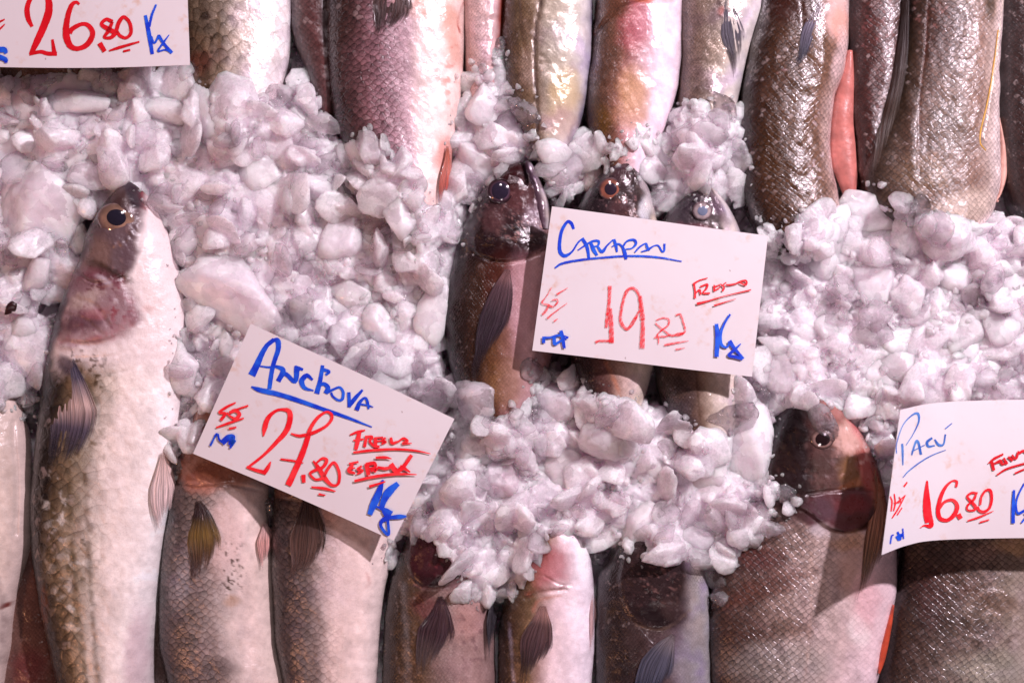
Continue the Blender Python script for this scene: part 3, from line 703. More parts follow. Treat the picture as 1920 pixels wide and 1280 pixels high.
f = fish('trevally', 'darkest fish of the lower three, with a mottled brown gill cover and a bluish fin', 'fish',
    [(1000, 1210, 1260), (1012, 1175, 1285), (1030, 1152, 1305), (1055, 1134, 1318), (1090, 1122, 1328), (1150, 1117, 1333), (1220, 1116, 1334), (1290, 1116, 1334), (1400, 1140, 1320), (1470, 1180, 1280)],
    M_fine, [(0, (40, 34, 34)), (0.2, (66, 56, 54)), (0.45, (90, 74, 72)), (0.7, (130, 114, 116)), (0.88, (186, 176, 178)), (1, (196, 190, 196))],
    zc=0.033, th=0.032, scl=(0.8, 0.6, 0.2), seed=33, irid=(0.1, 0.2, 0.7), glo=0.6,
    ops=[('p', [(1170, 1020), (1262, 1015), (1290, 1080), (1280, 1150), (1230, 1172), (1180, 1150), (1160, 1090)], (68, 54, 54), 0.95, 14, 0.2), ('s', 1230, 1080, 60, 70, (150, 120, 116), 0.7, 6), ('s', 1220, 1110, 70, 70, (36, 26, 28), 0.7, 9),
         ('b', 1230, 1150, 60, 22, 10, (40, 28, 30), 0.7), ('l', [(1190, 1165), (1240, 1172), (1290, 1140)], 5, (150, 130, 120), 0.8), ('b', 1310, 1060, 20, 50, 0, (170, 160, 150), 0.5, 0.9),
         ('b', 1290, 1230, 40, 60, 0, (170, 164, 172), 0.6), ('b', 1260, 1140, 30, 20, 30, (120, 100, 96), 0.3)],
    relief=[('plate', [(1170, 1030), (1262, 1022), (1290, 1080), (1280, 1150), (1230, 1172), (1180, 1150), (1160, 1090)], 0.0025, 5)])
fin(f, 'pectoral_fin', [(1262, 1188, 12), (1246, 1215, 24), (1228, 1255, 26), (1214, 1300, 22), (1200, 1350, 8)],
    [(150, 140, 140), (84, 84, 98), (70, 74, 92), (60, 60, 74)], rays=14, seed=14, lift=(0.0003, 0.002), ragged=0.08)

# pacus
f = fish('pacu', 'deep bodied fish with its dark and red head showing, beside the 16.80 tag', 'fish',
    [(735, 1500, 1530), (745, 1480, 1560), (765, 1462, 1585), (790, 1450, 1604), (830, 1436, 1630), (880, 1420, 1654), (930, 1400, 1668), (980, 1375, 1680), (1030, 1350, 1688), (1090, 1336, 1690), (1150, 1332, 1682), (1210, 1332, 1668), (1290, 1336, 1650), (1400, 1370, 1610), (1500, 1430, 1540)],
    M_pacu, [(0, (76, 58, 54)), (0.18, (112, 92, 86)), (0.4, (158, 136, 128)), (0.6, (200, 176, 168)), (0.75, (212, 184, 180)), (0.9, (232, 204, 206)), (1, (226, 200, 204))],
    zc=0.032, th=0.034, scl=(1, 1.0, 0.15), seed=41, jitter=0.06, irid=(0.25, 0.15, 0),
    ops=[('p', [(1430, 720), (1600, 720), (1650, 860), (1672, 960), (1640, 990), (1600, 992), (1555, 992), (1500, 975), (1440, 940), (1380, 940)], (96, 68, 64), 1.0, 5, 0.0),
         ('b', 1486, 850, 74, 125, 5, (40, 30, 32), 0.85, 0), ('s', 1500, 850, 60, 110, (110, 84, 84), 0.6, 14), ('b', 1470, 790, 50, 60, 0, (28, 20, 22), 0.9), ('b', 1548, 868, 40, 60, 5, (110, 90, 84), 0.8), ('b', 1560, 900, 40, 30, -20, (112, 88, 84), 0.7),
         ('b', 1530, 810, 30, 50, 0, (120, 90, 86), 0.6), ('b', 1590, 880, 30, 34, 0, (150, 116, 90), 0.8), ('b', 1590, 905, 26, 10, -10, (190, 130, 100), 0.6),
         ('b', 1585, 820, 36, 34, 10, (224, 176, 160), 0.95), ('b', 1612, 790, 24, 34, -25, (222, 130, 126), 0.9), ('b', 1560, 770, 30, 24, 20, (196, 140, 130), 0.7),
         ('b', 1625, 880, 22, 60, -12, (188, 112, 106), 0.8), ('b', 1645, 930, 16, 50, -10, (176, 124, 104), 0.8),
         ('p', [(1505, 925), (1560, 918), (1632, 920), (1626, 955), (1596, 992), (1550, 990), (1508, 975)], (112, 74, 76), 0.85, 6, 0),
         ('s', 1540, 880, 90, 90, (134, 108, 104), 0.6, 16), ('s', 1500, 860, 60, 90, (60, 44, 44), 0.6, 12), ('s', 1590, 850, 50, 60, (226, 184, 172), 0.6, 12), ('b', 1530, 950, 34, 30, 0, (108, 86, 92), 0.8), ('b', 1600, 970, 30, 20, 0, (96, 56, 52), 0.8), ('b', 1590, 940, 40, 16, 0, (136, 70, 70), 0.6),
         ('l', [(1516, 958), (1548, 984), (1590, 992), (1622, 972), (1634, 935)], 3.5, (60, 38, 34), 0.9), ('l', [(1545, 918), (1590, 916), (1630, 918)], 5, (100, 56, 56), 0.7),
         ('b', 1590, 1010, 50, 18, 0, (200, 160, 132), 0.8, 0.5), ('b', 1530, 985, 24, 12, 0, (200, 184, 184), 0.8, 0.2), ('b', 1595, 1060, 40, 60, 0, (200, 150, 124), 0.45),
         ('b', 1640, 1140, 44, 140, 0, (236, 202, 202), 0.75, 0.1), ('b', 1605, 1180, 24, 34, 0, (238, 220, 214), 0.7, 0.2), ('b', 1620, 1120, 30, 60, 0, (226, 170, 172), 0.5),
         ('b', 1420, 1040, 60, 30, 10, (104, 62, 60), 0.6), ('b', 1430, 1100, 100, 22, -22, (110, 74, 66), 0.6), ('b', 1400, 1180, 60, 18, 0, (92, 66, 58), 0.5), ('b', 1480, 1170, 40, 20, -10, (100, 78, 60), 0.5),
         ('b', 1450, 1240, 110, 50, 0, (176, 172, 166), 0.4), ('l', [(1513, 1030), (1514, 1120), (1508, 1200), (1500, 1290)], 5, (196, 164, 148), 0.6)],
    relief=[('plate', [(1470, 760), (1560, 755), (1620, 830), (1640, 930), (1625, 972), (1590, 993), (1548, 986), (1512, 960), (1440, 900)], 0.003, 4),
            ('groove', [(1505, 922), (1560, 915), (1628, 918)], 5, 0.0016), ('groove', [(1576, 800), (1585, 850), (1570, 910)], 7, 0.0014), ('groove', [(1600, 830), (1606, 880), (1595, 912)], 5, 0.0012),
            ('plate', [(1510, 925), (1560, 918), (1632, 920), (1626, 955), (1596, 988), (1550, 988)], 0.0008, 4), ('bump', 1545, 795, 30, 26, 0.002)])
eye(f, 1533, 820, 21, (150, 120, 112), (92, 70, 66), (30, 16, 18), ry=0.88, pr=0.62, z_add=0.0035, rim=False, dome=0.3)
fin(f, 'pectoral_fin', [(1652, 850, 9), (1654, 900, 13), (1656, 960, 20), (1646, 1020, 22), (1630, 1080, 14), (1614, 1136, 4)],
    [(150, 120, 70), (150, 112, 84), (156, 104, 80), (140, 100, 76), (120, 100, 80), (96, 80, 72)], rays=12, seed=15, lift=(0.0003, 0.002), ragged=0.05, zextra=0.002)
# open slit at the belly edge
def strip(fd, name, line, mat, col, hgt=0.002, off=0.0, label=None):
    P = catmull(line, 10); n = len(P); m = 11
    T = np.gradient(P[:, :2], axis=0); T /= np.linalg.norm(T, axis=1)[:, None] + 1e-9
    Nn = np.stack([-T[:, 1], T[:, 0]], 1)
    V = []; F = []
    zb = surf(fd, P[:, 0], P[:, 1])
    zb = np.maximum(zb, fd['zc'] - 0.004)
    for i in range(n):
        for j in range(m * 2):
            a = 2 * math.pi * j / (m * 2)
            x = P[i, 0] + Nn[i, 0] * P[i, 2] * math.cos(a); yy = P[i, 1] + Nn[i, 1] * P[i, 2] * math.cos(a)
            V.append((x, yy, zb[i] + off + hgt * math.sin(a) * (0.9 + 0.25 * vnoise(x / 22, yy / 30, 5))))
    V = np.array(V, float); mm = 2 * m
    for i in range(n - 1):
        for j in range(mm):
            F.append((i*mm+j, i*mm+(j+1) % mm, (i+1)*mm+(j+1) % mm, (i+1)*mm+j))
    F.append(tuple(range(mm))[::-1]); F.append(tuple((n-1)*mm + j for j in range(mm)))
    C = lin(col) * (0.8 + 0.4 * vnoise(V[:, 0] / 9, V[:, 1] / 14, 3))[:, None]
    X, Y = W(V[:, 0], V[:, 1], 0, fd['zf'])
    o = make_mesh(name, np.stack([X, Y, V[:, 2]], 1) - fd['org'], F, mat, None, {'Col': C}, parent=fd['root'])
    if label: o['label'] = label
    return o
strip(f, 'belly_slit', [(1676, 1134, 1.5), (1668, 1170, 5), (1658, 1215, 7), (1652, 1245, 5), (1648, 1262, 1.5)], M_flesh, (190, 76, 50), 0.003, 0.002, 'orange red slit along the pale belly')

f = fish('pacu', 'grey green diamond scaled fish lying under the 16.80 tag', 'fish',
    [(760, 1790, 1850), (790, 1750, 1900), (840, 1720, 1950), (920, 1705, 1990), (1000, 1698, 2020), (1080, 1690, 2035), (1160, 1676, 2035), (1240, 1662, 2020), (1300, 1652, 2000), (1400, 1680, 1960), (1500, 1740, 1880)],
    M_pacu, [(0, (66, 52, 48)), (0.15, (96, 80, 74)), (0.35, (132, 116, 108)), (0.6, (160, 146, 134)), (0.8, (196, 176, 166)), (1, (226, 204, 200))],
    zc=0.030, th=0.033, scl=(1, 1, 0.3), seed=42, irid=(0.15, 0.3, 0),
    ops=[('b', 1890, 1020, 50, 18, 0, (206, 170, 130), 0.8, 0.4), ('b', 1830, 1030, 40, 16, 0, (176, 150, 140), 0.6), ('b', 1770, 1090, 60, 40, 0, (104, 78, 70), 0.5), ('b', 1850, 1120, 60, 30, 20, (112, 86, 74), 0.5),
         ('b', 1790, 1165, 70, 20, 0, (84, 66, 58), 0.55), ('b', 1740, 1120, 30, 60, 0, (90, 58, 60), 0.4), ('s', 1830, 1180, 90, 80, (84, 70, 58), 0.6, 13), ('b', 1850, 1250, 90, 40, 0, (176, 172, 158), 0.5),
         ('l', [(1812, 1080), (1810, 1180), (1800, 1290)], 4, (150, 130, 118), 0.5)])

# upper row, heads beyond the frame
fish('mullet', 'silvery fish with coarse pearly scales disappearing behind the 26.80 tag', 'fish',
    [(-240, 360, 440), (-180, 330, 500), (-80, 318, 532), (0, 322, 540), (80, 335, 538), (150, 352, 526), (220, 375, 505), (280, 400, 480)],
    M_big, [(0, (84, 70, 58)), (0.2, (120, 104, 90)), (0.42, (166, 148, 132)), (0.6, (216, 200, 190)), (0.85, (240, 226, 222)), (1, (240, 226, 224))],
    zc=0.034, th=0.034, scl=(1, 0.85, 0.3), seed=51, irid=(0.2, 0.4, 0.2), glo=0.8,
    ops=[('s', 390, 60, 40, 120, (60, 46, 38), 0.75, 13), ('l', [(385, 0), (388, 90), (395, 180)], 9, (92, 74, 60), 0.6), ('l', [(415, 0), (418, 90), (422, 180)], 6, (130, 108, 90), 0.6), ('b', 375, 125, 30, 26, 0, (130, 76, 66), 0.5)])
fish('mullet', 'brownish fish mostly hidden beneath the 26.80 tag and ice', 'fish',
    [(-220, 40, 140), (-140, -20, 240), (0, -60, 330), (110, -60, 330), (180, -20, 290), (260, 60, 200)],
    M_fine, [(0, (120, 96, 80)), (0.5, (112, 88, 78)), (1, (70, 50, 46))], zc=0.024, th=0.026, scl=(0.7, 0.5, 0.3), seed=52)
fish('sea_bass', 'small dark reddish scaled fish wedged behind the large purple grey croaker', 'fish',
    [(-200, 560, 600), (-120, 535, 625), (0, 538, 640), (80, 550, 645), (130, 570, 650), (200, 590, 640), (240, 600, 625)],
    M_brown, [(0, (96, 80, 78)), (0.3, (110, 88, 86)), (0.55, (104, 68, 66)), (0.7, (60, 36, 34)), (1, (54, 36, 34))], zc=0.024, th=0.024, scl=(0.9, 0.6, 0.1), seed=53, glo=0.6)
f = fish('croaker', 'large purple grey croaker with rosy cream belly, tail down in ice', 'fish',
    [(-280, 700, 780), (-220, 650, 840), (-120, 615, 866), (0, 608, 869), (60, 606, 869), (130, 610, 868), (200, 618, 862), (270, 640, 850), (330, 676, 842), (380, 715, 838), (430, 745, 826), (480, 762, 812), (520, 775, 800)],
    M_corv, [(0, (58, 44, 42)), (0.12, (92, 70, 68)), (0.3, (134, 104, 106)), (0.48, (168, 136, 142)), (0.60, (206, 170, 176)), (0.70, (236, 210, 202)), (0.88, (242, 222, 210)), (1, (230, 196, 184))],
    zc=0.036, th=0.038, scl=(1, 1, 0.0), seed=54, jitter=0.05, glo=0.5,
    ops=[('b', 845, 60, 20, 70, -5, (222, 150, 124), 0.6), ('s', 843, 130, 22, 110, (214, 130, 112), 0.6, 14), ('b', 790, 15, 60, 30, 15, (220, 160, 130), 0.5, 0.2), ('b', 835, 290, 20, 40, 0, (226, 140, 124), 0.7),
         ('b', 640, 40, 50, 60, 0, (76, 56, 50), 0.5), ('l', [(868, 0), (858, 40), (862, 60)], 3, (170, 60, 50), 0.8), ('b', 800, 400, 40, 70, 0, (230, 196, 186), 0.7, 0.2)])
fin(f, 'pectoral_fin', [(738, -70, 24), (738, -20, 32), (736, 20, 30), (728, 50, 20), (722, 78, 6)], [(92, 58, 50), (70, 46, 42), (60, 40, 38), (52, 34, 34)], rays=14, seed=16, lift=(0.0003, 0.001))
fin(f, 'anal_fin', [(838, 272, 5), (838, 310, 8), (834, 350, 9), (828, 388, 4)], [(206, 120, 96), (190, 92, 72), (150, 64, 52)], rays=6, seed=17, zextra=0.003)
fish('snapper', 'pale pink silvery fish strip with a red edge, half under ice beside the large croaker', 'fish',
    [(-220, 885, 920), (-140, 870, 945), (0, 866, 948), (80, 868, 945), (150, 872, 940), (210, 882, 925), (240, 890, 915)],
    M_fine, [(0, (206, 170, 162)), (0.4, (216, 182, 180)), (0.78, (214, 176, 172)), (0.9, (150, 84, 76)), (1, (110, 50, 46))], zc=0.026, th=0.026, scl=(0.3, 0.6, 0), seed=55, irid=(0.2, 0.3, 0), glo=0.9)
f = fish('horse_mackerel', 'silver bellied fish with an olive back and a curved side line, tail buried in ice', 'fish',
    [(-260, 1000, 1050), (-200, 965, 1085), (-100, 946, 1108), (0, 942, 1113), (70, 940, 1113), (130, 942, 1110), (180, 950, 1104), (225, 965, 1092), (265, 985, 1074), (310, 1005, 1055), (350, 1018, 1042)],
    M_fine, [(0, (84, 70, 60)), (0.2, (128, 108, 90)), (0.33, (150, 130, 112)), (0.42, (166, 150, 136)), (0.55, (204, 192, 176)), (0.8, (224, 214, 204)), (1, (186, 176, 190))],
    zc=0.034, th=0.032, scl=(1, 0.25, 0), seed=56, irid=(0.1, 0.4, 0.5), glo=0.9,
    ops=[('l', [(1030, -60), (1014, 10), (1004, 60), (1002, 120), (1006, 200), (1008, 280)], 6, (78, 64, 64), 0.85), ('s', 978, 150, 26, 60, (74, 56, 46), 0.8, 8), ('b', 985, 130, 16, 40, 0, (190, 166, 152), 0.5),
         ('b', 1060, 180, 34, 60, 10, (214, 186, 140), 0.7), ('b', 1055, 235, 40, 34, 0, (206, 170, 160), 0.6), ('l', [(1108, 120), (1096, 200), (1070, 260)], 9, (110, 100, 130), 0.6), ('l', [(1110, 0), (1113, 60), (1110, 120)], 5, (66, 56, 80), 0.8)],
    relief=[('groove', [(1030, -60), (1014, 10), (1004, 60), (1002, 120), (1006, 200), (1008, 280)], 5, 0.0018), ('groove', [(972, 0), (975, 60), (985, 110)], 6, 0.0012)])
f = fish('horse_mackerel', 'fish with a brown back, rosy side and white belly, gill edge at the frame top', 'fish',
    [(-240, 1180, 1230), (-180, 1145, 1265), (-90, 1125, 1278), (0, 1118, 1281), (80, 1110, 1280), (150, 1100, 1274), (210, 1098, 1258), (250, 1104, 1244), (300, 1120, 1225), (350, 1140, 1205), (400, 1155, 1190)],
    M_fine, [(0, (78, 60, 52)), (0.2, (122, 94, 82)), (0.32, (146, 110, 98)), (0.42, (196, 146, 142)), (0.58, (226, 186, 190)), (0.75, (240, 216, 222)), (1, (238, 214, 220))],
    zc=0.035, th=0.033, scl=(1, 0.3, 0), seed=57, irid=(0.1, 0.1, 0), glo=0.8,
    ops=[('b', 1190, 50, 34, 60, 10, (204, 120, 128), 0.65), ('l', [(1115, 60), (1145, 30), (1180, 10), (1210, 8)], 7, (100, 62, 56), 0.8), ('b', 1150, 20, 34, 26, 0, (120, 86, 72), 0.7), ('b', 1200, 6, 30, 10, 10, (214, 130, 110), 0.8),
         ('b', 1185, 180, 36, 50, 0, (220, 168, 120), 0.75), ('b', 1180, 225, 34, 30, 0, (214, 160, 128), 0.6), ('l', [(1152, 120), (1152, 180), (1158, 240)], 4, (110, 84, 78), 0.6), ('b', 1130, 230, 20, 30, 0, (126, 96, 54), 0.5)],
    relief=[('groove', [(1110, 70), (1145, 34), (1185, 14), (1230, 4)], 6, 0.003), ('plate', [(1110, 60), (1150, 28), (1200, 10), (1270, 0), (1270, -80), (1120, -80)], 0.002, 4)])
f = fish('horse_mackerel', 'small silvery fish with a dark glossy fin, between the rosy one and the dark hake', 'fish',
    [(-240, 1310, 1370), (-170, 1280, 1410), (-80, 1272, 1435), (0, 1274, 1436), (60, 1276, 1420), (120, 1275, 1402), (180, 1272, 1390), (240, 1275, 1378), (300, 1290, 1360), (350, 1305, 1345)],
    M_fine, [(0, (112, 96, 88)), (0.25, (144, 126, 116)), (0.45, (180, 164, 152)), (0.6, (214, 200, 190)), (1, (232, 222, 220))],
    zc=0.030, th=0.029, scl=(0.9, 0.4, 0), seed=58, irid=(0.2, 0.6, 0.5), glo=0.8,
    ops=[('l', [(1330, -20), (1345, 20), (1352, 40)], 10, (70, 50, 56), 0.8), ('b', 1348, 26, 6, 10, 30, (200, 140, 124), 0.7), ('s', 1300, 160, 30, 60, (96, 80, 72), 0.6, 8), ('b', 1310, 185, 34, 30, 0, (110, 96, 92), 0.5)])
fin(f, 'pectoral_fin', [(1362, -12, 8), (1368, 30, 17), (1375, 70, 19), (1382, 110, 12), (1387, 150, 4)], [(70, 62, 72), (84, 80, 92), (80, 76, 84), (110, 96, 90)], rays=12, seed=18, lift=(0.0003, 0.001))

# hakes / weakfish, brown scaled
f = fish('hake', 'brown headless hake with flaky silver scales and a blue grey fin', 'fish',
    [(-260, 1480, 1530), (-180, 1442, 1590), (-80, 1430, 1605), (0, 1428, 1597), (60, 1412, 1597), (120, 1402, 1592), (180, 1393, 1570), (240, 1388, 1562), (300, 1388, 1564), (350, 1392, 1574), (390, 1402, 1582), (430, 1420, 1575), (480, 1450, 1545)],
    M_brown, [(0, (46, 32, 28)), (0.1, (66, 46, 38)), (0.3, (92, 68, 56)), (0.6, (110, 84, 68)), (0.8, (134, 106, 92)), (0.92, (190, 160, 150)), (1, (226, 200, 196))],
    zc=0.034, th=0.034, scl=(0.8, 1, 0.7), seed=61, glo=0.9, jitter=0.06,
    ops=[('b', 1565, 30, 34, 60, -5, (232, 190, 180), 0.95, 0), ('b', 1572, 50, 24, 40, 0, (232, 150, 120), 0.5), ('b', 1575, 110, 20, 60, 10, (224, 190, 184), 0.75, 0.5), ('b', 1490, 20, 60, 40, 0, (78, 48, 44), 0.7, 0.3),
         ('s', 1452, 145, 20, 14, (222, 176, 178), 0.8, 6), ('s', 1530, 330, 34, 60, (230, 206, 206), 0.65, 7), ('s', 1520, 220, 34, 30, (220, 196, 196), 0.5, 6), ('b', 1450, 300, 40, 80, 0, (88, 62, 44), 0.5), ('l', [(1432, 30), (1412, 120), (1402, 250), (1402, 380)], 10, (56, 36, 30), 0.7)],
    relief=[('groove', [(1495, 0), (1500, 60), (1505, 120)], 6, 0.001), ('bump', 1535, 130, 12, 50, 0.002)])
fin(f, 'pectoral_fin', [(1538, 8, 18), (1530, 40, 20), (1516, 75, 14), (1506, 110, 9), (1499, 135, 3)], [(150, 130, 140), (110, 104, 120), (74, 74, 88), (56, 58, 74)], rays=12, seed=19, lift=(0.0003, 0.001), label='blue grey pectoral fin')
strip(f, 'belly_flap', [(1600, 90, 6), (1594, 150, 16), (1587, 220, 22), (1589, 290, 25), (1598, 340, 18), (1600, 372, 8)], M_flesh, (186, 112, 102), 0.006, 0.001, 'salmon pink cut belly flap')
fish('hake', 'dark brown hake lying low between two larger brown ones', 'fish',
    [(-240, 1620, 1680), (-160, 1590, 1710), (0, 1590, 1716), (120, 1596, 1704), (220, 1600, 1680), (300, 1606, 1656), (350, 1612, 1645), (380, 1618, 1638)],
    M_brown, [(0, (56, 34, 32)), (0.3, (92, 60, 56)), (0.6, (104, 70, 64)), (0.85, (70, 48, 44)), (1, (50, 36, 34))], zc=0.024, th=0.028, scl=(1, 1, 0.7), seed=62,
    ops=[('s', 1640, 60, 40, 100, (180, 130, 130), 0.4, 6)])
f = fish('hake', 'widest brown hake, with a dark back fin, pale belly rim and a yellow thread', 'fish',
    [(-280, 1740, 1820), (-180, 1715, 1870), (-80, 1702, 1888), (0, 1700, 1887), (80, 1690, 1884), (150, 1676, 1880), (220, 1656, 1881), (280, 1634, 1884), (330, 1622, 1884), (370, 1630, 1876), (400, 1650, 1866), (420, 1680, 1850), (438, 1720, 1830), (450, 1760, 1800)],
    M_brown, [(0, (56, 44, 38)), (0.12, (78, 62, 52)), (0.3, (112, 88, 78)), (0.55, (128, 104, 90)), (0.75, (150, 124, 112)), (0.86, (192, 168, 156)), (0.94, (224, 200, 192)), (1, (230, 210, 204))],
    zc=0.036, th=0.036, scl=(0.8, 1, 0.6), seed=63, jitter=0.04, flat=0.7,
    ops=[('b', 1760, 60, 50, 80, 0, (86, 60, 54), 0.6), ('b', 1850, 20, 14, 24, 0, (70, 60, 44), 0.7), ('s', 1730, 40, 60, 50, (190, 140, 136), 0.35, 8), ('b', 1770, 240, 50, 60, 0, (96, 74, 52), 0.5), ('b', 1720, 330, 50, 40, 0, (160, 130, 96), 0.4),
         ('b', 1800, 390, 70, 34, -10, (214, 190, 172), 0.7, 0.5), ('b', 1690, 330, 50, 80, 0, (120, 102, 92), 0.5), ('l', [(1735, 0), (1728, 100), (1716, 200), (1712, 330)], 3, (110, 62, 54), 0.7), ('l', [(1880, 0), (1866, 100), (1852, 180)], 5, (232, 214, 190), 0.8)],
    relief=[('groove', [(1735, 0), (1728, 100), (1716, 200), (1712, 330)], 4, 0.0008), ('groove', [(1868, 60), (1856, 130), (1846, 200), (1832, 260)], 5, 0.0015), ('bump', 1700, 250, 12, 90, 0.002)])
fin(f, 'dorsal_fin', [(1710, -60, 6), (1702, 40, 8), (1690, 140, 9), (1668, 240, 12), (1646, 340, 8)], [(70, 60, 56), (56, 48, 46), (86, 74, 66), (104, 90, 80)], rays=10, seed=20, lift=(0.0005, 0.0015), ragged=0.02, zextra=0.0015)
strip(f, 'side_thread', [(1866, 60, 1), (1856, 130, 1.3), (1842, 200, 1.5), (1830, 245, 1.6), (1828, 272, 1.5), (1840, 286, 1.2)], M_flesh, (206, 160, 60), 0.0008, 0.0008, 'thin yellow thread on the scales')
strip(f, 'cut_flesh', [(1882, 215, 2), (1890, 270, 6), (1892, 320, 8), (1884, 360, 4), (1872, 378, 1.5)], M_flesh, (214, 166, 150), 0.006, 0.0, 'pink cut flesh along the belly edge')
fish('hake', 'dark scaled fish at the far edge behind the widest brown hake', 'fish',
    [(-240, 1920, 1990), (-150, 1880, 2040), (0, 1872, 2060), (150, 1876, 2064), (280, 1884, 2050), (380, 1898, 2030), (430, 1930, 2000)],
    M_brown, [(0, (56, 40, 38)), (0.4, (84, 64, 60)), (1, (110, 90, 84))], zc=0.028, th=0.032, scl=(1, 1, 0.7), seed=64)

# the three carapaus with raised heads
C1R = [(300, 962, 976), (306, 950, 992), (320, 930, 1006), (345, 908, 1018), (380, 886, 1030), (420, 868, 1040), (470, 850, 1050), (530, 836, 1054), (590, 830, 1050), (650, 834, 1040), (710, 850, 1024), (760, 872, 1004), (800, 892, 984), (850, 914, 962)]
f = fish('carapau', 'dark brown fish with open jaws and a dull violet eye, beside the 19.80 tag', 'fish', C1R,
    M_fine, [(0, (44, 36, 36)), (0.15, (60, 46, 42)), (0.32, (84, 62, 52)), (0.45, (112, 80, 70)), (0.58, (168, 132, 130)), (0.75, (200, 160, 160)), (1, (190, 150, 150))],
    zc=0.034, th=0.034, scl=(1, 0.5, 0.1), seed=71, glo=0.7, irid=(0.05, 0.0, 0.1), jitter=0.05,
    ops=[('p', [(880, 290), (1060, 290), (1060, 430), (1030, 465), (985, 485), (930, 492), (880, 480), (868, 440)], (60, 46, 48), 0.95, 6, 0.2), ('s', 960, 400, 80, 80, (150, 120, 118), 0.7, 5), ('s', 950, 440, 70, 60, (30, 20, 22), 0.8, 10),
         ('b', 925, 410, 26, 30, 20, (112, 84, 84), 0.7), ('b', 975, 375, 36, 34, 0, (120, 84, 84), 0.6), ('b', 960, 330, 24, 30, 20, (64, 26, 28), 0.8), ('b', 1010, 410, 30, 30, 10, (170, 150, 156), 0.7),
         ('s', 985, 430, 60, 40, (196, 156, 150), 0.75, 6), ('s', 900, 460, 40, 20, (160, 130, 100), 0.6, 6), ('b', 940, 470, 70, 22, -6, (44, 24, 26), 0.85), ('s', 1010, 400, 24, 26, (230, 216, 222), 0.7, 7),
         ('l', [(985, 322), (984, 350)], 7, (30, 18, 20), 0.9), ('l', [(880, 372), (866, 420), (852, 480)], 12, (46, 38, 42), 0.8), ('l', [(905, 410), (896, 470), (880, 520)], 8, (54, 36, 32), 0.7),
         ('b', 930, 520, 30, 60, 10, (92, 52, 46), 0.6), ('b', 980, 560, 40, 90, 0, (206, 160, 164), 0.6), ('b', 930, 640, 40, 60, 0, (126, 92, 66), 0.5), ('b', 950, 720, 40, 50, 0, (160, 126, 96), 0.5),
         ('l', [(1030, 440), (1034, 560), (1024, 680)], 16, (176, 112, 96), 0.5)],
    relief=[('plate', [(884, 390), (930, 330), (985, 340), (1040, 400), (1030, 460), (985, 485), (930, 490), (890, 470)], 0.002, 5), ('groove', [(974, 300), (984, 322), (987, 346)], 5, 0.007),
            ('groove', [(890, 478), (940, 494), (990, 486), (1040, 462)], 5, 0.002), ('groove', [(1000, 362), (1004, 400), (1030, 430)], 4, 0.001)])
eye(f, 938, 362, 21, (84, 62, 78), (64, 44, 50), (38, 32, 48), pr=0.72, z_add=0.002)
jaw = fish('lower_jaw', '', '', [(302, 984, 992), (308, 980, 1000), (325, 982, 1008), (350, 988, 1019), (380, 996, 1028), (410, 1004, 1032), (430, 1010, 1030)],
    M_fine, [(0, (50, 36, 44)), (0.3, (86, 66, 78)), (0.6, (120, 104, 112)), (0.85, (216, 202, 206)), (1, (120, 100, 104))], zc=0.050, th=0.012, scl=(0, 0, 0), irid=(0.2, 0.4, 0.9), glo=1, seed=75, parent=f, reg=False)
fin(f, 'pectoral_fin', [(952, 506, 14), (944, 540, 24), (930, 590, 24), (912, 640, 17), (901, 690, 8), (904, 722, 3)], [(170, 126, 124), (92, 68, 74), (58, 44, 52), (54, 42, 52), (50, 38, 44), (46, 34, 34)], rays=18, seed=21, lift=(0.0003, 0.002), ragged=0.08, label='long curved blackish fin')
f = fish('carapau', 'dark headed fish with a copper ringed eye, peering over the 19.80 tag', 'fish',
    [(294, 1168, 1180), (300, 1154, 1190), (315, 1134, 1202), (340, 1112, 1214), (370, 1092, 1226), (410, 1072, 1236), (460, 1060, 1246), (540, 1052, 1250), (620, 1056, 1242), (690, 1074, 1228), (740, 1092, 1212), (800, 1118, 1190), (850, 1140, 1170)],
    M_fine, [(0, (46, 38, 40)), (0.2, (70, 54, 52)), (0.4, (112, 84, 80)), (0.6, (206, 176, 160)), (0.8, (236, 216, 196)), (1, (238, 220, 208))],
    zc=0.037, th=0.038, scl=(0.9, 0.3, 0.1), seed=72, glo=0.8, irid=(0.1, 0.1, 0.6),
    ops=[('p', [(1060, 285), (1186, 285), (1206, 330), (1220, 400), (1210, 440), (1060, 440)], (64, 54, 56), 0.95, 6, 0.2), ('s', 1150, 370, 80, 70, (140, 116, 116), 0.6, 6), ('b', 1160, 330, 26, 30, 0, (96, 74, 78), 0.7), ('b', 1165, 400, 34, 24, 0, (120, 90, 90), 0.6),
         ('b', 1212, 360, 14, 46, -20, (206, 196, 202), 0.85), ('b', 1206, 395, 14, 30, 0, (240, 236, 240), 0.8), ('l', [(1176, 300), (1184, 330), (1186, 350)], 5, (40, 28, 32), 0.8), ('s', 1165, 395, 40, 30, (196, 150, 140), 0.6, 6),
         ('l', [(1112, 345), (1135, 322), (1160, 316)], 5, (110, 100, 116), 0.7), ('l', [(1134, 680), (1150, 712), (1160, 740)], 6, (206, 140, 110), 0.6)],
    relief=[('groove', [(1177, 296), (1184, 325), (1188, 346)], 4, 0.0018), ('plate', [(1090, 390), (1130, 320), (1176, 320), (1215, 380), (1210, 440), (1090, 440)], 0.0018, 5)])
eye(f, 1142, 359, 21, (150, 92, 74), (96, 76, 80), (44, 34, 46), pr=0.52, z_add=0.0015, rim=False)
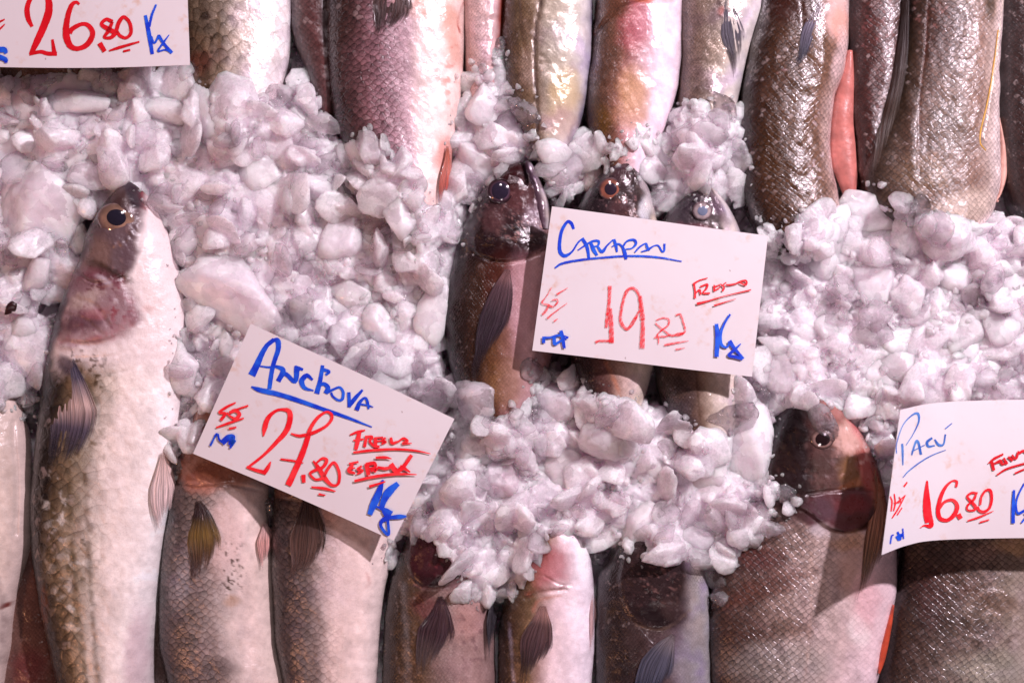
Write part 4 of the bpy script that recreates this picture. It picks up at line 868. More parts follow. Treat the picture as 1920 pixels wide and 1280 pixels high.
f = fish('carapau', 'slim grey blue fish with a milky white eye, beside the tag corner', 'fish',
    [(346, 1318, 1330), (352, 1304, 1342), (366, 1284, 1356), (385, 1264, 1370), (405, 1248, 1380), (430, 1236, 1390), (480, 1226, 1400), (560, 1220, 1406), (640, 1222, 1404), (710, 1230, 1400), (760, 1244, 1390), (810, 1270, 1372), (860, 1300, 1350)],
    M_fine, [(0, (66, 56, 60)), (0.25, (96, 82, 82)), (0.42, (130, 110, 100)), (0.55, (196, 176, 160)), (0.75, (232, 216, 206)), (1, (236, 222, 220))],
    zc=0.034, th=0.034, scl=(0.9, 0.2, 0.1), seed=73, glo=0.8, irid=(0.1, 0.2, 0.8),
    ops=[('p', [(1230, 330), (1334, 335), (1346, 380), (1352, 440), (1230, 440)], (92, 84, 88), 0.9, 6, 0.2), ('s', 1300, 400, 60, 50, (50, 42, 46), 0.6, 8), ('b', 1290, 382, 20, 22, 30, (60, 48, 56), 0.7), ('b', 1368, 400, 16, 44, -25, (226, 214, 220), 0.9), ('b', 1345, 390, 12, 40, -20, (120, 100, 110), 0.7),
         ('b', 1300, 428, 40, 12, 10, (150, 110, 116), 0.6), ('b', 1260, 720, 34, 40, 0, (112, 90, 72), 0.5), ('l', [(1302, 690), (1304, 740), (1308, 780)], 4, (92, 72, 60), 0.7)],
    relief=[('groove', [(1330, 352), (1338, 376), (1348, 396)], 3.5, 0.0015)])
eye(f, 1312, 399, 18, (180, 164, 164), (110, 90, 94), (112, 122, 144), ry=0.95, pr=0.5, rim=False, z_add=0.0005)

# ------------------------------------------------------------------ hand written price tags
def tag_material(name, base=(218, 214, 216)):
    m, nt, bs, out = new_mat(name)
    tc = N(nt, 'ShaderNodeTexCoord').outputs['Object']
    n = N(nt, 'ShaderNodeTexNoise', Vector=tc, Scale=28.0, Detail=5.0, Roughness=0.65)
    n2 = N(nt, 'ShaderNodeTexNoise', Vector=tc, Scale=150.0, Detail=3.0)
    st = math_(nt, 'MULTIPLY', mrange(nt, n.outputs[0], 0.52, 0.70), mrange(nt, n2.outputs[0], 0.42, 0.7))
    c = mixc(nt, math_(nt, 'MULTIPLY', st, 0.75), tuple(lin(base)), tuple(lin((206, 168, 140))))
    c = mixc(nt, math_(nt, 'MULTIPLY', mrange(nt, N(nt, 'ShaderNodeTexNoise', Vector=tc, Scale=9.0, Detail=6.0, Roughness=0.6).outputs[0], 0.35, 0.75), 0.35), c, tuple(lin((206, 196, 196))))
    vd = N(nt, 'ShaderNodeTexVoronoi', _feature='F1', Vector=tc, Scale=42.0, Randomness=1.0)
    sp = mrange(nt, vd.outputs['Distance'], 0.03, 0.055, 1.0, 0.0)
    sp = math_(nt, 'MULTIPLY', sp, mrange(nt, n2.outputs[0], 0.5, 0.6))
    c = mixc(nt, math_(nt, 'MULTIPLY', sp, 0.6), c, tuple(lin((120, 90, 76))))
    nt.links.new(c, bs.inputs['Base Color'])
    bs.inputs['Roughness'].default_value = 0.42
    bs.inputs['Specular IOR Level'].default_value = 0.35
    b = N(nt, 'ShaderNodeBump', Strength=0.15, Distance=0.001, Height=n.outputs[0]); nt.links.new(b.outputs[0], bs.inputs['Normal'])
    return m
M_tag = tag_material('tag_plastic')

def ink_material(name, col, dry):
    m, nt, bs, out = new_mat(name)
    uv = N(nt, 'ShaderNodeUVMap', _uv_map='UVMap').outputs[0]
    mp = N(nt, 'ShaderNodeMapping', Vector=uv); mp.inputs['Scale'].default_value = (1.0, 7.0, 1)
    n = N(nt, 'ShaderNodeTexNoise', Vector=mp.outputs[0], Scale=1.3, Detail=4.0, Roughness=0.7)
    tc = N(nt, 'ShaderNodeTexCoord').outputs['Object']
    n2 = N(nt, 'ShaderNodeTexNoise', Vector=tc, Scale=90.0, Detail=3.0)
    light = tuple(lin(col[1])); deep = tuple(lin(col[0]))
    c = mixc(nt, mrange(nt, n2.outputs[0], 0.35, 0.7), deep, light)
    nt.links.new(c, bs.inputs['Base Color'])
    bs.inputs['Roughness'].default_value = 0.4
    al = mrange(nt, n.outputs[0], 0.60 - dry * 0.22, 0.70 - dry * 0.08, 1.0, 0.12 if dry > 0.3 else 0.75)
    nt.links.new(al, bs.inputs['Alpha'])
    return m
BLUE = ((8, 52, 200), (30, 100, 226)); RED = ((232, 18, 36), (248, 56, 62)); DRED = ((200, 4, 22), (218, 14, 34)); PBLUE = ((50, 96, 180), (90, 140, 206))
M_blue = ink_material('marker_blue', BLUE, 0.0); M_red = ink_material('marker_red', RED, 0.15)
M_reddry = ink_material('marker_red_dry', RED, 0.9); M_deep = ink_material('marker_deep_red', DRED, 0.0)
M_pale = ink_material('marker_pale_blue', PBLUE, 0.3); M_bluedry = ink_material('marker_blue_dry', BLUE, 0.4)

def price_tag(label, edges, zfun, zf, group='price tags stuck in the ice'):
    """edges = (top pts, bottom pts), both from the near-u side; grid between them"""
    top = catmull(edges[0], 10); bot = catmull(edges[1], 10)
    n = 48; m = 30
    def res(P):
        d = np.concatenate([[0], np.cumsum(np.hypot(*np.diff(P, axis=0).T))]); d /= d[-1]
        t = np.linspace(0, 1, n)
        return np.stack([np.interp(t, d, P[:, 0]), np.interp(t, d, P[:, 1])], 1)
    top = res(top); bot = res(bot)
    t = np.linspace(0, 1, m)[:, None, None]
    G = top[None] * (1 - t) + bot[None] * t
    px, py = G[..., 0], G[..., 1]
    z = zfun(px, py)
    X, Y = W(px, py, 0, z)
    th = 0.0011
    V = np.concatenate([np.stack([X, Y, z], -1).reshape(-1, 3), np.stack([X, Y, z - th], -1).reshape(-1, 3)])
    F = []; k = m * n
    for i in range(m - 1):
        for j in range(n - 1):
            a = i*n+j
            F.append((a, a+n, a+n+1, a+1)); F.append((k+a, k+a+1, k+a+n+1, k+a+n))
    for j in range(n - 1):
        F.append((j, j+1, k+j+1, k+j)); b = (m-1)*n+j; F.append((b, k+b, k+b+1, b+1))
    for i in range(m - 1):
        b = i*n; F.append((b, k+b, k+b+n, b+n)); b = i*n+n-1; F.append((b, b+n, k+b+n, k+b))
    org = np.array([X.mean(), Y.mean(), float(z.mean())])
    root = bpy.data.objects.new('price_tag', None); COL.objects.link(root); root.location = org; root.empty_display_size = 0.02
    tag(root, label, 'price tag', group)
    b = make_mesh('card', V - org, F, M_tag, parent=root, smooth_on=False)
    return dict(root=root, org=org, zfun=zfun, zf=zf, lift=0.0003)

def write(tg, name, mat, org, k, strokes, label=None, wk=1.0):
    """marker strokes traced as (x, y, width) in a crop whose corner is org and scale k"""
    V = []; F = []; UV = []; off = 0
    r = np.random.default_rng(len(name) + int(org[0]))
    for si, s in enumerate(strokes):
        P = catmull([(org[0] + a * k, org[1] + b * k, max(c * k, 0.9) * wk) for a, b, c in s], 7)
        # square marker ends: run a touch past the last point
        T = np.gradient(P[:, :2], axis=0); L = np.linalg.norm(T, axis=1)[:, None] + 1e-9; T /= L
        P[0, :2] -= T[0] * P[0, 2] * 0.25; P[-1, :2] += T[-1] * P[-1, 2] * 0.25
        P[:, 2] = np.maximum(P[:, 2], 1.0)
        Nn = np.stack([-T[:, 1], T[:, 0]], 1)
        n = len(P); m = 4
        d = np.concatenate([[0], np.cumsum(np.hypot(*np.diff(P[:, :2], axis=0).T))])
        jag = 1 + 0.10 * (r.random((n, 2)) - 0.5)
        o = len(V)
        for i in range(n):
            for j in range(m):
                a = -1 + 2 * j / (m - 1)
                w = P[i, 2] / 2 * jag[i, 0 if a < 0 else 1]
                V.append((P[i, 0] + Nn[i, 0] * a * w, P[i, 1] + Nn[i, 1] * a * w, tg['lift'] + si * 0.00006))
                UV.append((d[i] / 9 + si * 3.3, a * 0.5 * P[i, 2] / 9 + si))
        for i in range(n - 1):
            for j in range(m - 1):
                F.append((o+i*m+j, o+i*m+j+1, o+(i+1)*m+j+1, o+(i+1)*m+j))
    V = np.array(V)
    z = tg['zfun'](V[:, 0], V[:, 1]) + V[:, 2]
    X, Y = W(V[:, 0], V[:, 1], 0, z)
    o = make_mesh(name, np.stack([X, Y, z], 1) - tg['org'], F, mat, UV, parent=tg['root'], smooth_on=False)
    if label: o['label'] = label
    tg['lift'] += 0.0002
    return o

# -- 27.80
TA = price_tag('white price tag reading Anchova 27.80, tilted across two croakers',
    ([(470, 607), (600, 666), (730, 726), (852, 785)], [(362, 850), (490, 903), (614, 957), (738, 1013)]), lambda x, y: 0.083 + 0.004 * np.cos((x - 600) / 160.0), 0.085)
c1 = (350, 600); k1 = 260 / 1280; c2 = (600, 760); c5 = (560, 660); k5 = 160 / 1463; c7 = (440, 740); k7 = 240 / 1536
write(TA, 'fish_name_lettering', M_blue, c1, k1, [
    [(608, 495, 70), (650, 410, 62), (690, 320, 50), (740, 235, 42), (800, 185, 40)], [(800, 185, 30), (840, 190, 50), (845, 270, 46), (812, 370, 42), (785, 480, 42), (765, 625, 40)],
    [(680, 425, 15), (760, 435, 20), (830, 430, 30), (890, 465, 50), (850, 555, 45)], [(870, 500, 35), (920, 500, 40), (1000, 565, 40), (1020, 440, 55)], [(1010, 440, 45), (1070, 455, 22)],
    [(1160, 548, 20), (1110, 510, 40), (1062, 560, 50), (1090, 625, 36), (1170, 650, 12)]], 'blue handwritten name')
write(TA, 'fish_name_lettering', M_blue, c5, k5, [
    [(410, 240, 60), (370, 480, 75), (315, 690, 90)], [(430, 300, 60), (520, 335, 55), (470, 385, 40)], [(350, 560, 60), (440, 545, 65), (505, 610, 80), (470, 690, 80)],
    [(490, 690, 50), (590, 640, 42), (700, 602, 40), (762, 680, 50), (750, 800, 52), (680, 822, 42), (590, 760, 40), (560, 700, 40)],
    [(860, 700, 58), (870, 925, 64)], [(870, 920, 62), (960, 800, 72), (1090, 652, 40)], [(1000, 975, 80), (1055, 850, 60), (1140, 782, 40), (1180, 850, 48), (1200, 965, 36)], [(1060, 890, 30), (1200, 915, 30), (1280, 940, 12)]])
write(TA, 'name_underline', M_blue, (0, 0), 1, [[(472, 725, 3), (488, 731, 9), (533, 742, 9), (610, 768, 7), (650, 782, 6), (697, 800, 2)]])
write(TA, 'price_lettering', M_red, c7, k7, [
    [(345, 490, 18), (360, 400, 58), (400, 280, 55), (480, 200, 38), (560, 175, 32), (650, 195, 58), (665, 290, 65), (620, 430, 65), (500, 570, 50), (350, 720, 36), (165, 865, 30)],
    [(150, 865, 32), (250, 900, 40), (365, 932, 50)], [(360, 930, 50), (400, 870, 48), (430, 805, 16)],
    [(680, 465, 20), (780, 490, 36), (920, 462, 42), (1080, 385, 36), (1160, 300, 36), (1162, 235, 36), (1100, 205, 30), (1000, 270, 40), (910, 400, 46), (870, 540, 62), (790, 760, 70), (650, 1068, 75)],
    [(555, 770, 20), (700, 790, 26), (822, 815, 12)], [(825, 970, 55), (830, 1040, 45)],
    [(945, 795, 22), (1010, 880, 50), (1085, 1000, 56), (1170, 1082, 34), (1245, 1060, 34), (1255, 930, 36), (1195, 812, 36), (1120, 885, 36), (1070, 985, 36)],
    [(960, 835, 22), (1050, 762, 30), (1105, 785, 40), (1060, 865, 40), (960, 905, 38), (905, 945, 30), (970, 1012, 30), (1065, 1000, 38)],
    [(925, 1105, 20), (1080, 1122, 36), (1208, 1155, 14)], [(1012, 1190, 26), (1085, 1203, 16)]], 'red handwritten 27.80')
write(TA, 'origin_lettering', M_red, c2, k1, [
    [(280, 270, 15), (350, 242, 25), (415, 228, 12)], [(365, 240, 36), (350, 320, 42), (332, 398, 34)], [(310, 322, 15), (400, 310, 18)], [(430, 290, 26), (412, 375, 30)], [(420, 290, 25), (480, 290, 28), (460, 330, 25), (500, 372, 24), (545, 378, 24)],
    [(512, 300, 30), (512, 362, 34)], [(510, 298, 15), (580, 295, 18)], [(510, 330, 20), (560, 325, 14)], [(602, 300, 20), (575, 325, 24), (605, 335, 24), (570, 355, 14)], [(655, 300, 25), (668, 345, 30), (720, 332, 18)],
    [(720, 335, 16), (770, 302, 22), (808, 328, 24), (765, 350, 24), (845, 348, 9)], [(312, 432, 20), (480, 412, 25), (700, 402, 22), (880, 415, 18), (1018, 444, 8)],
    [(270, 535, 15), (350, 520, 22)], [(302, 545, 28), (268, 600, 38), (322, 625, 18)], [(290, 580, 15), (322, 575, 12)], [(382, 560, 20), (350, 588, 28), (390, 602, 28), (345, 630, 15)],
    [(432, 545, 44), (447, 635, 34)], [(430, 540, 30), (500, 532, 34), (508, 570, 24), (450, 580, 18)], [(472, 602, 24), (520, 582, 34), (505, 610, 20)], [(535, 570, 25), (600, 580, 30), (650, 570, 24)],
    [(660, 545, 44), (700, 600, 48), (740, 590, 40), (790, 540, 34), (842, 462, 32)], [(745, 560, 28), (780, 580, 30), (828, 612, 18)], [(518, 480, 20), (600, 478, 26), (658, 490, 10)],
    [(322, 695, 22), (500, 655, 28), (700, 632, 26), (890, 636, 9)], [(460, 745, 26), (600, 702, 14)]], 'red handwritten fresco and origin words')
write(TA, 'weight_lettering', M_red, c1, k1, [
    [(450, 762, 14), (370, 800, 24), (302, 850, 24), (355, 862, 28), (318, 920, 28)], [(400, 852, 28), (450, 832, 34), (488, 870, 34), (450, 908, 30), (400, 885, 20), (372, 855, 18)], [(462, 822, 15), (565, 790, 18)],
    [(275, 990, 15), (400, 945, 24), (525, 905, 14)], [(395, 1000, 20), (455, 988, 16)]])
write(TA, 'scribble_lettering', M_blue, c1, k1, [
    [(220, 1155, 20), (250, 1095, 16), (275, 1050, 20), (298, 1080, 12)], [(290, 1052, 18), (300, 1100, 20), (332, 1125, 24)], [(335, 1125, 50), (385, 1082, 55), (432, 1075, 36), (405, 1140, 48), (440, 1110, 36), (402, 1178, 18)]])
write(TA, 'unit_lettering', M_blue, c2, k1, [
    [(580, 690, 22), (545, 800, 60), (500, 900, 68), (462, 995, 46)], [(712, 725, 46), (640, 790, 75), (592, 870, 58), (572, 930, 46)], [(522, 932, 18), (600, 962, 40), (652, 992, 50)],
    [(602, 975, 58), (625, 1030, 56), (575, 1060, 38), (562, 1110, 28), (610, 1178, 28), (636, 1178, 26), (626, 1060, 26)], [(640, 1032, 34), (740, 1024, 40), (792, 1022, 20)]], 'bold blue handwritten Kg')

# -- 19.80
TB = price_tag('white price tag reading Carapau 19.80, over three dark headed fish',
    ([(1035, 387), (1170, 405), (1305, 424), (1440, 442)], [(998, 657), (1135, 673), (1272, 690), (1410, 706)]), lambda x, y: 0.088 + 0.003 * np.cos((x - 1200) / 170.0), 0.090)
c3 = (990, 380); k3 = 0.1875; c4 = (1200, 440); k4 = 240 / 1138; c8 = (990, 520); k8 = 240 / 1707
write(TB, 'fish_name_lettering', M_blue, c3, k3, [
    [(455, 258, 28), (432, 205, 35), (390, 195, 30), (335, 290, 32), (315, 420, 36), (325, 500, 40), (370, 532, 36), (440, 490, 20), (500, 400, 18), (548, 358, 15)],
    [(545, 362, 34), (590, 440, 36), (608, 548, 28)], [(500, 475, 12), (560, 435, 18), (640, 388, 22), (705, 385, 26), (700, 430, 20), (660, 440, 15)], [(628, 400, 32), (655, 470, 40), (688, 522, 28)],
    [(690, 430, 20), (740, 490, 34), (790, 430, 18), (850, 372, 15)], [(862, 372, 30), (880, 430, 30), (890, 488, 20)], [(840, 440, 12), (900, 412, 18), (942, 440, 24), (968, 500, 38), (980, 560, 28)],
    [(950, 440, 18), (990, 385, 18), (1060, 372, 25), (1080, 410, 25), (1040, 455, 15), (980, 465, 12)], [(1070, 495, 14), (1120, 440, 18), (1180, 408, 15), (1190, 440, 28), (1215, 475, 14)], [(1135, 490, 12), (1200, 470, 18), (1255, 435, 12)]], 'blue handwritten name')
write(TB, 'fish_name_lettering', M_blue, c4, k4, [[(55, 145, 10), (75, 125, 10), (130, 98, 12), (165, 100, 16), (195, 148, 18), (215, 142, 18), (218, 85, 20)]])
write(TB, 'name_underline', M_bluedry, (0, 0), 1, [[(1041, 502, 3), (1054, 494, 4.5), (1084, 488, 4.5), (1131, 483, 4), (1178, 480, 4), (1230, 482, 4), (1278, 490, 2)]])
write(TB, 'price_lettering', M_reddry, c8, k8, [
    [(1092, 125, 52), (1085, 300, 42), (1062, 520, 50), (1045, 662, 40)], [(1105, 420, 30), (1110, 600, 60), (1116, 860, 60)], [(905, 865, 35), (950, 846, 32), (1135, 845, 36)],
    [(1500, 370, 35), (1470, 210, 38), (1390, 142, 40), (1310, 200, 42), (1252, 400, 36), (1238, 580, 46), (1300, 680, 42), (1352, 668, 38), (1420, 570, 45), (1480, 450, 20)],
    [(1510, 390, 58), (1530, 550, 62)], [(1505, 250, 30), (1520, 390, 40)], [(1530, 560, 45), (1532, 700, 56), (1522, 930, 70)]], 'dry red handwritten 19.80')
write(TB, 'price_lettering', M_reddry, c4, k4, [
    [(145, 760, 12), (200, 740, 15), (255, 752, 16), (250, 805, 16), (190, 850, 15), (152, 900, 16), (220, 905, 18), (272, 890, 16)], [(140, 790, 16), (200, 840, 14), (280, 895, 20), (340, 878, 16), (380, 875, 20)],
    [(320, 715, 14), (360, 708, 20), (385, 780, 16), (402, 850, 18), (370, 885, 20), (320, 895, 16)], [(130, 915, 14), (162, 915, 16), (165, 970, 9)], [(220, 980, 20), (300, 965, 18), (430, 943, 6)], [(320, 1020, 18), (400, 1005, 6)]])
write(TB, 'origin_lettering', M_red, c4, k4, [
    [(475, 438, 18), (530, 405, 12), (600, 385, 8)], [(482, 440, 18), (490, 500, 15), (490, 560, 20)], [(490, 525, 10), (530, 490, 17), (540, 530, 14)], [(540, 460, 15), (600, 440, 15), (590, 480, 15), (560, 518, 14), (620, 520, 15)],
    [(660, 450, 16), (662, 500, 18)], [(660, 465, 12), (720, 440, 10)], [(672, 492, 12), (710, 470, 12)], [(720, 442, 12), (748, 470, 16), (735, 500, 14)], [(765, 425, 10), (740, 445, 12)], [(765, 445, 12), (800, 445, 15), (850, 435, 12)],
    [(850, 435, 12), (900, 412, 15), (945, 410, 16), (940, 445, 17), (890, 430, 12)], [(510, 612, 22), (600, 590, 14), (750, 545, 8), (985, 490, 12)], [(660, 628, 14), (850, 570, 4)]], 'red handwritten word fresco')
write(TB, 'weight_lettering', M_reddry, c3, k3, [
    [(235, 850, 10), (190, 930, 9), (140, 1000, 18), (200, 1020, 18), (250, 1040, 18), (295, 1000, 20), (290, 968, 18), (240, 975, 12)], [(210, 1020, 22), (180, 1080, 22), (145, 1118, 20)], [(290, 915, 22), (395, 852, 8)], [(195, 1155, 22), (260, 1100, 14), (390, 1005, 6)], [(262, 1185, 20), (298, 1160, 8)]])
write(TB, 'scribble_lettering', M_blue, c8, k8, [
    [(208, 865, 44), (210, 800, 44)], [(210, 802, 30), (300, 800, 28), (400, 772, 34), (470, 782, 30), (538, 796, 14)], [(440, 720, 48), (460, 790, 48), (484, 935, 40)], [(350, 800, 46), (358, 885, 44), (430, 850, 30), (530, 802, 24)]])
write(TB, 'unit_lettering', M_blue, c4, k4, [
    [(680, 800, 32), (690, 900, 42), (682, 1076, 38)], [(800, 710, 18), (750, 790, 20), (718, 880, 25), (722, 970, 28), (770, 1000, 18), (802, 952, 22)], [(800, 950, 38), (842, 1012, 30), (918, 1098, 20)], [(895, 970, 9), (840, 1022, 25), (790, 1070, 25), (850, 1085, 30), (905, 1100, 28)]], 'blue handwritten Kg')

# -- 16.80, curling up
TC = price_tag('curled white price tag reading Pacu 16.80, edge lifting off the fish',
    ([(1688, 768), (1740, 757), (1800, 752), (1920, 749), (2060, 750)], [(1653, 1040), (1700, 1022), (1760, 1012), (1920, 1008), (2070, 1010)]),
    lambda x, y: 0.098 + 0.030 * np.clip((1800 - x) / 130.0, 0, 1.3) ** 2 + 0.004 * np.sin((y - 740) / 120.0), 0.106)
c6 = (1650, 740); k6 = 270 / 1133
write(TC, 'fish_name_lettering', M_pale, c6, k6, [
    [(180, 550, 10), (178, 450, 18), (175, 388, 18)], [(130, 460, 8), (132, 380, 8), (180, 240, 8), (250, 162, 12), (298, 148, 22), (305, 210, 14), (260, 310, 8), (205, 395, 6)], [(250, 470, 12), (282, 370, 18), (302, 375, 20), (322, 465, 20)], [(250, 445, 8), (350, 395, 8)],
    [(408, 340, 16), (372, 370, 22), (382, 405, 20), (430, 398, 10)], [(432, 352, 12), (462, 392, 22), (500, 388, 14), (515, 312, 12)], [(515, 265, 10), (566, 224, 8)], [(182, 648, 6), (230, 595, 10), (330, 520, 10), (420, 470, 8), (518, 433, 5)]], 'thin blue handwritten name')
write(TC, 'weight_lettering', M_red, c6, k6, [
    [(190, 718, 15), (213, 688, 12)], [(82, 800, 10), (95, 840, 13), (88, 912, 12)], [(113, 780, 10), (120, 850, 13), (108, 910, 11)], [(130, 850, 12), (200, 788, 8)], [(97, 966, 10), (140, 900, 13), (198, 792, 8)], [(137, 943, 10), (173, 888, 10)], [(112, 850, 10), (160, 840, 11), (152, 802, 8)]])
write(TC, 'scribble_lettering', M_blue, c6, k6, [[(82, 1168, 12), (92, 1110, 13), (108, 1100, 8)], [(130, 1122, 22), (150, 1110, 28), (180, 1100, 26)], [(140, 1080, 18), (160, 1128, 22), (140, 1140, 16)], [(180, 1052, 11), (186, 1128, 11)]])
write(TC, 'price_lettering', M_red, c6, k6, [
    [(372, 678, 14), (368, 760, 38), (370, 850, 60), (375, 940, 68), (385, 985, 66)], [(402, 960, 24), (402, 1028, 36), (350, 1026, 14), (318, 1044, 6)],
    [(600, 720, 18), (605, 682, 20), (570, 676, 14), (520, 720, 24), (480, 800, 30), (458, 900, 34), (472, 968, 34), (530, 984, 28), (588, 938, 36), (608, 870, 32), (570, 826, 24), (510, 840, 22), (465, 895, 24)], [(620, 945, 38), (632, 965, 36)],
    [(765, 772, 16), (720, 770, 18), (688, 800, 20), (720, 840, 24), (752, 880, 26), (740, 905, 18), (692, 905, 14), (690, 870, 16), (740, 820, 20), (758, 778, 14)],
    [(790, 860, 18), (800, 800, 17), (832, 752, 18), (870, 752, 22), (880, 820, 22), (862, 888, 20), (820, 918, 22), (782, 908, 22), (770, 880, 18)], [(690, 990, 10), (780, 960, 16), (892, 913, 5)], [(787, 1002, 12), (858, 981, 10)]], 'red handwritten 16.80')
write(TC, 'origin_lettering', M_deep, c6, k6, [
    [(850, 540, 6), (900, 500, 20), (968, 466, 14)], [(880, 530, 26), (895, 588, 24)], [(900, 540, 14), (948, 520, 26), (962, 545, 18), (1000, 530, 20)], [(975, 500, 20), (1000, 540, 18)], [(1012, 490, 20), (1042, 512, 24)], [(1040, 475, 16), (1070, 500, 20), (1090, 445, 16)], [(1098, 455, 20), (1130, 440, 20), (1160, 462, 18)], [(1165, 430, 14), (1210, 450, 16), (1240, 420, 14)],
    [(922, 628, 12), (1000, 580, 16), (1133, 540, 14), (1240, 518, 9)], [(1062, 616, 13), (1133, 585, 13), (1180, 570, 7)]], 'deep red handwritten word')
write(TC, 'unit_lettering', M_blue, c6, k6, [[(1055, 752, 18), (1050, 860, 26), (1048, 1002, 28)], [(1140, 690, 13), (1097, 770, 12), (1072, 850, 14), (1085, 930, 20), (1150, 900, 20)], [(1115, 1003, 13), (1133, 980, 13), (1165, 935, 13)], [(1140, 930, 16), (1190, 985, 18)]])

# -- 26.80
TD = price_tag('white price tag reading 26.80, cut by the frame top, on the pearly fish',
    ([(-80, -150), (60, -151), (200, -151), (346, -152)], [(-84, 124), (60, 127), (200, 127), (356, 122)]), lambda x, y: 0.096 + 0.003 * np.cos((x - 140) / 150.0), 0.098)
write(TD, 'price_lettering', M_deep, (0, 0), k3, [
    [(318, 262, 34), (280, 180, 52), (272, 80, 52), (312, -20, 46), (380, -60, 42), (470, -40, 60), (490, 100, 75), (440, 260, 75), (368, 420, 66), (312, 535, 42)], [(300, 543, 30), (400, 520, 38), (480, 538, 42), (560, 540, 40)], [(545, 540, 48), (525, 402, 26)],
    [(790, 42, 25), (760, 24, 32), (712, 62, 46), (672, 200, 56), (662, 350, 70), (702, 458, 60), (780, 488, 46), (878, 440, 56), (928, 340, 52), (890, 262, 46), (820, 242, 38), (725, 290, 48), (705, 330, 36)],
    [(1118, 215, 40), (1062, 196, 36), (1015, 245, 36), (1080, 290, 50), (1145, 332, 50), (1108, 378, 36), (1042, 374, 26), (1085, 312, 40), (1122, 225, 30)], [(1160, 318, 40), (1192, 222, 40), (1240, 172, 36), (1298, 232, 36), (1310, 330, 36), (1262, 380, 32), (1202, 360, 34), (1172, 322, 34)],
    [(1002, 442, 50), (1042, 508, 44)], [(1095, 508, 16), (1200, 475, 30), (1390, 420, 18)], [(1238, 514, 22), (1298, 501, 20)]], 'dark red handwritten 26.80')
write(TD, 'unit_lettering', M_blue, (0, 0), k3, [[(1455, 162, 30), (1490, 340, 44), (1522, 535, 36)], [(1560, 52, 18), (1520, 150, 25), (1495, 262, 24)], [(1512, 372, 25), (1545, 432, 20), (1588, 358, 25)], [(1590, 362, 34), (1640, 440, 30), (1715, 526, 34)], [(1690, 352, 9), (1640, 420, 20), (1580, 512, 20), (1650, 500, 16), (1708, 522, 24)]], 'blue handwritten Kg')
write(TD, 'weight_lettering', M_deep, (0, 0), k3, [[(-60, 250, 20), (0, 218, 20), (45, 196, 12)], [(-60, 330, 20), (0, 290, 20), (45, 246, 12)]])
write(TD, 'scribble_lettering', M_blue, (0, 0), k3, [[(-40, 500, 60), (40, 500, 56), (60, 528, 36)], [(-40, 560, 50), (50, 595, 50), (60, 625, 28)]])

# ------------------------------------------------------------------ ice
# where ice lies on top (heaped), as seen over the stall
HEAPS = [
    [(-240, 150), (20, 140), (150, 130), (340, 140), (380, 165), (440, 190), (500, 190), (560, 140), (600, 190), (625, 250), (660, 280), (690, 245), (720, 260), (770, 320), (800, 370), (836, 400), (850, 340), (846, 270),
     (866, 200), (866, 140), (905, 125), (935, 85), (948, 150), (990, 190), (1004, 230), (1014, 262), (1070, 280), (1094, 262), (1110, 262), (1150, 262), (1200, 245), (1240, 262), (1276, 180), (1330, 200), (1390, 200), (1396, 300), (1392, 380), (1420, 420),
     (1500, 410), (1560, 385), (1580, 370), (1620, 345), (1680, 365), (1720, 380), (1800, 425), (1870, 415), (1920, 405), (2140, 400), (2140, 760), (1690, 765), (1672, 810), (1655, 900), (1640, 860), (1610, 790), (1590, 775), (1545, 770), (1500, 765), (1462, 765), (1440, 830),
     (1430, 890), (1480, 905), (1500, 950), (1430, 1000), (1400, 1030), (1350, 1060), (1260, 1050), (1180, 1045), (1120, 1010), (1075, 1000), (1020, 1005), (1000, 1060), (970, 1120), (905, 1130), (850, 1110), (852, 1050), (800, 1010), (765, 1000), (730, 1060),
     (710, 1050), (730, 990), (800, 900), (842, 790), (852, 770), (890, 780), (950, 780), (1010, 690), (1080, 700), (1100, 730), (1225, 760), (1250, 770), (1310, 820), (1360, 800), (1400, 700), (1440, 600), (1430, 400), (1390, 400), (1330, 350), (1240, 400), (1220, 350), (1180, 300),
     (1150, 300), (1085, 370), (1040, 390), (1010, 310), (970, 300), (900, 370), (850, 460), (826, 560), (822, 660), (850, 740), (800, 780), (600, 700), (480, 620), (420, 740), (350, 860), (335, 800), (345, 640), (338, 540), (320, 430), (285, 370), (262, 340), (238, 330), (195, 370), (150, 440), (110, 540), (78, 640), (62, 740),
     (50, 800), (0, 760), (-240, 700)],
]
HOLES = [  # openings inside the heap where fish or dark gaps show
    [(240, 332), (285, 370), (322, 430), (340, 540), (345, 640), (336, 800), (60, 800), (76, 640), (104, 540), (150, 430), (198, 365)],
    [(970, 300), (1005, 300), (1028, 370), (1040, 400), (1240, 408), (1322, 350), (1390, 420), (1432, 450), (1400, 720), (1370, 740), (1330, 760), (1235, 715), (1225, 740), (1100, 720), (1080, 690), (1010, 680), (990, 740), (945, 780), (905, 720), (850, 710), (834, 560), (856, 450), (905, 360)],
    [(1090, 372), (1150, 304), (1184, 298), (1230, 390)],
]
mask = np.zeros((GH, GW), bool)
for p in HEAPS: mask |= inpoly(GXX, GYY, p)
for p in HOLES: mask &= ~inpoly(GXX, GYY, p)
